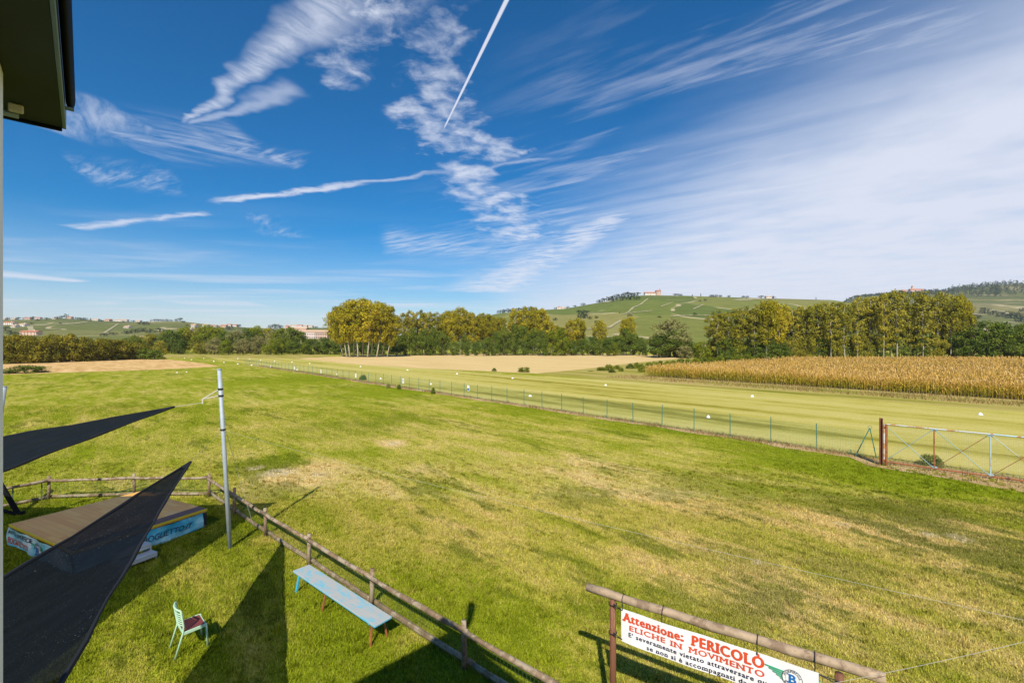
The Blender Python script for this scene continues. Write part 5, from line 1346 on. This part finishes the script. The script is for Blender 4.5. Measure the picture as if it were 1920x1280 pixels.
# ------------------------------------------------------------------ bench
def bench_mat():
    m, t, b = bsdf_mat('peeling_blue_paint')
    co = t.new('ShaderNodeTexCoord').outputs['Object']
    u = t.v('DOT_PRODUCT', co, (.776, -.631, 0)); w = t.v('DOT_PRODUCT', co, (.631, .776, 0)); z = t.sep(co)[2]
    n = t.noise(t.xyz(t.mul(u, 2.6), t.mul(w, 6.0)), 1.0, 6, .68, .3); k = t.mul(t.step(n, .32, .56), .84)
    g = t.noise(t.xyz(t.mul(u, 2.0), t.mul(w, 40.0)), 1.0, 4, .6)
    worn = t.mix(g, (.36, .32, .28), (.52, .46, .40)); c = t.mix(k, (.12, .43, .56), worn)
    c = t.mix(t.step(z, .445, .43), c, (.05, .38, .56))
    t.put(b.inputs['Base Color'], c); b.inputs['Roughness'].default_value = .55; return m
M['bench'] = bench_mat(); M['bench_blue'] = simple('bright_blue_paint', (.05, .40, .58), .5, .2, 6, c2=(.25, .2, .16), lo=.62, hi=.7)
def bench():
    A, B, C, D = (G(x, y, .46) for x, y in ((550.4, 1069.5), (578.5, 1057), (733.5, 1155), (703.8, 1173)))
    c = (A+B+C+D)/4; d = ((D-A)+(C-B)).normalized(); s = Vector((-d.y, d.x, 0)); ang = math.atan2(d.y, d.x)
    Ln = ((D-A).length+(C-B).length)/2
    root = empty('bench', Vector((c.x, c.y, 0)), 'long backless bench with peeling blue paint by the wooden fence', 'bench')
    MB().box(c-Vector((0, 0, .022)), (Ln, .40, .044), ang, .006).build('seat', M['bench'], root)
    for u in (-1, 1): MB().box(c+d*(Ln/2-.25)*u-Vector((0, 0, .06)), (.05, .34, .05), ang).build('cleat', M['bench_blue'], root)
    for k, u in enumerate((-.5+.06, -.08, .5-.06)):
        for sg in (-1, 1):
            a = c+d*(Ln*u)+s*(.13*sg)-Vector((0, 0, .05)); b = a+s*(.06*sg)+d*(.05*(1 if u > 0 else -1)); b.z = 0
            MB().beam(a, b, .05 if k == 0 else .035, .045 if k == 0 else .035, up=s, bev=.004).build('leg', M['bench_blue'] if k == 0 else M['rust'], root)
bench()

# ------------------------------------------------------------------ chair
def chair():
    nr, frr, fn = G(323.6, 1238), G(321.8, 1213), G(386, 1212)
    f = (fn-nr); f.z = 0; f.normalize(); s = Vector((f.y, -f.x, 0)); c = (frr+fn)/2; c.z = 0
    root = empty('chair', c, 'mint green garden chair with maroon seat standing on the lawn', 'chair')
    W_ = lambda x, y, z: c+f*x+s*y+Vector((0, 0, z))
    hw = .225
    for sg in (-1, 1):
        MB().tube([W_(-.26, hw*sg, 0), W_(-.135, hw*sg, .43), W_(-.125, hw*sg, .56), W_(-.165, hw*sg, .82), W_(-.17, (hw-.02)*sg, .86)], .017, 8).build('rear_leg', M['mint'], root, True)
        MB().tube([W_(.26, hw*sg, 0), W_(.235, hw*sg, .45)], .017, 8).build('front_leg', M['mint'], root, True)
        MB().beam(W_(-.14, (hw-.002)*sg, .415), W_(.235, (hw-.002)*sg, .425), .022, .06, bev=.005).build('seat_rail', M['mint'], root)
    MB().beam(W_(.228, -hw, .42), W_(.228, hw, .42), .022, .055, bev=.005).build('seat_rail', M['mint'], root)
    MB().beam(W_(-.13, -hw, .415), W_(-.13, hw, .415), .02, .05, bev=.005).build('seat_rail', M['mint'], root)
    mb = MB(); N = 8; g = []
    for i in range(N+1):
        g.append([])
        for j in range(N+1):
            x = -.12+.335*i/N; y = -.205+.41*j/N; g[-1].append(len(mb.v)); mb.v.append(W_(x, y, .452-.018*math.sin(math.pi*i/N)*math.sin(math.pi*j/N)))
    for i in range(N):
        for j in range(N): mb.f.append((g[i][j], g[i+1][j], g[i+1][j+1], g[i][j+1]))
    n0 = len(mb.v); mb.v += [v-Vector((0, 0, .014)) for v in mb.v[:n0]]; mb.f += [tuple(k+n0 for k in reversed(q)) for q in list(mb.f)]
    mb.build('seat', M['maroon'], root, True)
    def arc(z, x0, bow=.055): return [W_(x0-bow*math.sin(math.pi*k/8), -hw+2*hw*k/8, z) for k in range(9)]
    mb = MB(); mb.tube(arc(.855, -.17), .017, 8).build('top_rail', M['mint'], root, True)
    for k in range(6):
        z = .56+.045*k; MB().tube(arc(z, -.13-.007*k), .009, 6).build('slat', M['mint'], root, True)
chair()

# ------------------------------------------------------------------ warning banner on its frame
def banner():
    a = P(1101, 1100, 6.95); b = P(1664, 1276, 4.98); b.z = a.z-.02
    b = P(1660, 1271, 4.98)
    d = (b-a); d.z = 0; Ln = d.length; d.normalize(); n = Vector((d.y, -d.x, 0))
    n = n if n.y < 0 else -n
    px_t = lambda px: (lambda k: (a.x-(px-CX)/F*a.y)/((px-CX)/F*d.y-d.x))(0)
    t1, t2 = px_t(1149), px_t(1574)
    p1, p2 = a+d*t1, a+d*t2; p1.z = p2.z = 0
    root = empty('banner_stand', p1, 'rustic wooden stand of two posts and a sagging pale round rail', 'banner stand')
    for p in (p1, p2): MB().tube([p, p+Vector((0, 0, a.z*.5)), p+Vector((0, 0, a.z-.05))], [.052, .048, .046], 10, jitter=.1).build('post', M['wood_dark'], root, True)
    pts = [a+d*(Ln*k/12)+Vector((0, 0, (b.z-a.z)*k/12-.012*math.sin(math.pi*k/12)+.006*math.sin(k*1.9))) for k in range(13)]
    MB().tube(pts, [.058+.004*math.sin(k*2.3) for k in range(13)], 12, jitter=.08).build('rail', M['wood_pale'], root, True)
    # banner sheet
    s0, s1 = px_t(1168.5), px_t(1535); W_ = s1-s0; ht = .47
    ztop = CAM_H-(1135-CY)/F*(a+d*s0).y
    o = a+d*s0+n*.075; o.z = ztop-ht
    pl = Plane(o, d, (0, 0, 1), n)
    zend = CAM_H-(1252-CY)/F*(a+d*s1).y
    bow = lambda x: (zend-ztop)*x/W_-.012*math.sin(math.pi*x/W_)
    wp = lambda x, y: .012*math.sin(x*3.3)+.006*math.sin(x*8+y*5)
    class BP(Plane):
        def __call__(s, x, y, dd=0.0): return s.o+s.r*x+s.u*(y+bow(x))+s.n*(dd)
    pl = BP(o, d, (0, 0, 1), n)
    br = empty('banner', o, 'white vinyl warning banner in red and black Italian lettering with winged emblem', 'banner')
    mb = MB(); nx, ny = 48, 4; g = []
    for i in range(nx+1):
        g.append([])
        for j in range(ny+1): x, y = W_*i/nx, ht*j/ny; g[-1].append(len(mb.v)); mb.v.append(pl(x, y, wp(x, y)))
    for i in range(nx):
        for j in range(ny): mb.f.append((g[i][j], g[i+1][j], g[i+1][j+1], g[i][j+1]))
    n0 = len(mb.v); mb.v += [v-n*.003 for v in mb.v[:n0]]; mb.f += [tuple(k+n0 for k in reversed(q)) for q in list(mb.f)]
    mb.build('sheet', M['vinyl'], br, True)
    k = W_/2.62
    def at(px): return px_t(px)-s0
    def T(body, x0, x1, y, size, m, bold):
        vs, fs = text_verts(body, size, 0.0, slab=.11, space=1.14); w = max(v.x for v in vs)-min(v.x for v in vs); k = (x1-x0)/w; mb = MB()
        for i, (dx, dy) in enumerate(((-bold, 0), (bold, 0), (0, bold*.6), (0, -bold*.6))):     # heavy lettering: overprinted strokes
            n0 = len(mb.v); mb.v += [pl(x0+v.x*k+dx, y+v.y+dy, .005+.0004*i+.00002*(q_ % 7)+wp(x0+v.x*k, y+v.y)) for q_, v in enumerate(vs)]; mb.f += [tuple(q+n0 for q in f) for f in fs]
        mb.build('lettering', m, br)
    T('Attenzione:', at(1173), at(1286), .315, .165, M['red_letter'], .0085)
    T('PERICOLÒ', at(1299), at(1433), .300, .185, M['red_letter'], .0095)
    T('ELICHE', at(1183), at(1249), .205, .10, M['red_letter'], .0042); T('IN', at(1260), at(1282), .203, .10, M['red_letter'], .0042); T('MOVIMENTO', at(1294), at(1434), .197, .105, M['red_letter'], .0042)
    T("E' severamente vietato attraversare questa", at(1182), at(1470), .112, .085, M['navy_letter'], .0030)
    T('se non si è accompagnati da un pilota', at(1216), at(1476), .024, .083, M['navy_letter'], .0030)
    emblem(pl, at(1486), .30, .165, br, wp, .004)
    # cords lashing the sheet to rail and posts
    mb = MB()
    for px in (1169.5, 1244, 1421, 1528):
        t = px_t(px); q = a+d*t; q.z = a.z+(b.z-a.z)*t/Ln
        loop = [q+Vector((0, 0, .075)), q+n*.07+Vector((0, 0, .02)), pl(min(max(t-s0, .02), W_-.02), ht-.015, .01)]
        mb.tube(loop, .006, 5); mb.tube([q-n*.065, q+Vector((0, 0, .075))], .006, 5)
    for y, zz in ((ht-.02, .0), (.03, 0)):
        e = pl(.015, y, .008); w = p1+Vector((0, 0, e.z)); mb.tube([e, w+n*.055-d*.02], .006, 5); mb.tube([e, w+n*.05+d*.03+Vector((0, 0, .03))], .006, 5)
        mb.tube([w+Vector((.058*math.cos(j*.7), .058*math.sin(j*.7), .006*math.sin(j*2))) for j in range(10)], .007, 5)
        e = pl(W_-.015, y, .008); w = p2+Vector((0, 0, e.z-.02)); mb.tube([e, w+n*.055], .006, 5); mb.tube([e, w+n*.05+Vector((0, 0, -.04))], .006, 5)
    mb.build('lashing', M['tie'], br)
banner()

# ------------------------------------------------------------------ the building the picture is taken from
def building():
    e1 = Vector((.685, -.729, 0)); e2 = Vector((-.722, -.692, 0))     # along the gutter edge, along the end edge
    e2 = Vector((-e1.y*-1, 0, 0)) if False else Vector((-.729, -.685, 0))
    zr = CAM_H+.90; C0 = Vector((-1.897, 1.919, zr))
    root = empty('watch_house', Vector((C0.x-.5, C0.y-.6, 0)), 'white house corner with dark overhanging eaves at the top left picture edge', 'building')
    Lr, Lw = 6.0, 5.0
    # roof slab with boarded underside
    q = [C0, C0+e1*Lr, C0+e1*Lr+e2*Lw, C0+e2*Lw]
    mb = MB(); up = Vector((0, 0, .12)); mb.quad(*q[::-1]); mb.quad(*[p+up for p in q])
    for i in range(4): mb.quad(q[i], q[(i+1) % 4], q[(i+1) % 4]+up, q[i]+up)
    mb.build('roof', M['soffit'], root)
    out = -e2
    MB().beam(C0+out*.0065-e1*.012+Vector((0, 0, .062)), C0+e1*Lr+out*.0065+Vector((0, 0, .062)), .012, .125, bev=.002).build('fascia', M['fascia'], root)
    MB().beam(C0-e1*.012+Vector((0, 0, .055)), C0+e2*Lw-e1*.012+Vector((0, 0, .055)), .024, .13, bev=.003).build('end_board', M['gutter'], root)
    # half round gutter, stopping short of the corner
    mb = MB(); st, en = C0+e1*.17+out*.028, C0+e1*Lr+out*.028; n = 12; rg = []
    for p in (st, st.lerp(en, .5), en):
        rg.append([]); 
        for k in range(n+1):
            th = math.pi+math.pi*k/n; rg[-1].append(len(mb.v)); mb.v.append(p+out*(.0145*math.cos(th))+Vector((0, 0, .065+.045*math.sin(th))))
        for k in range(n+1):
            th = 2*math.pi-math.pi*k/n; rg[-1].append(len(mb.v)); mb.v.append(p+out*(.0115*math.cos(th))+Vector((0, 0, .065+.041*math.sin(th))))
    m_ = len(rg[0])
    for r0, r1 in zip(rg, rg[1:]):
        for k in range(m_): mb.f.append((r0[k], r0[(k+1) % m_], r1[(k+1) % m_], r1[k]))
    mb.f.append(tuple(rg[0][:n+1])); mb.f.append(tuple(rg[-1][:n+1][::-1]))
    mb.build('gutter', M['gutter'], root)
    MB().box(C0+e1*.20+out*.026+Vector((0, 0, .014)), (.02, .026, .008), math.atan2(e1.y, e1.x)).build('gutter_bracket', M['fascia'], root)
    # walls
    cw = C0+e1*.42+e2*.13; cw.z = 0; h = zr-.004
    k1, k2 = cw+e1*(Lr-.6), cw+e2*(Lw-.3)
    mb = MB(); ring = [cw, k1, k1+e2*(Lw-.3), k2]; top = [p+Vector((0, 0, h)) for p in ring]
    for i in range(4): mb.quad(ring[i], ring[(i+1) % 4], top[(i+1) % 4], top[i])
    mb.build('wall', M['white_paint'], root)
    mb = MB(); p = C0+e1*.16+e2*.12; mb.box(p+Vector((0, 0, -.02)), (.04, .02, .03), math.atan2(e2.y, e2.x), .004); mb.build('eave_block', M['cream'], root)
    for k, s in enumerate((.12, .5)):
        MB().tube([C0+e1*.06+e2*s+Vector((0, 0, -.012)), C0+e1*.06+e2*(s+.28)+Vector((0, 0, -.012))], .012, 6).build('eave_rod', M['galv'], root)
    # limp windsock on a short mast over the corner
    b = C0+e1*.35+e2*.1+Vector((0, 0, .12)); ws = empty('windsock', b, 'limp grey windsock on a short mast above the roof corner', 'windsock')
    MB().tube([b, b+Vector((0, 0, 1.15))], .02, 8).build('mast', M['galv'], ws)
    MB().tube([b+Vector((0, 0, 1.12)), b+Vector((.03, .03, .9)), b+Vector((.06, .03, .6)), b+Vector((.05, .0, .35))], [.10, .09, .07, .04], 9, jitter=.3).build('sock', M['vinyl'], ws)
building()

# ------------------------------------------------------------------ air
def haze():
    mb = MB(); a = 4300
    mb.box((0, 1950, 154), (2*a, 4700, 314))
    m = bpy.data.materials.new('haze_air'); m.use_nodes = True; t = NT(m.node_tree); t.n.remove(t.n['Principled BSDF'])
    v = t.new('ShaderNodeVolumePrincipled'); v.inputs['Color'].default_value = (.80, .88, 1.0, 1); v.inputs['Density'].default_value = .00008
    t.l.new(v.outputs[0], t.n['Material Output'].inputs['Volume'])
    o = mb.build('haze', m); o['kind'] = 'stuff'; o['label'] = 'thin blue haze between the meadow and far hills'; o['category'] = 'haze'
haze()
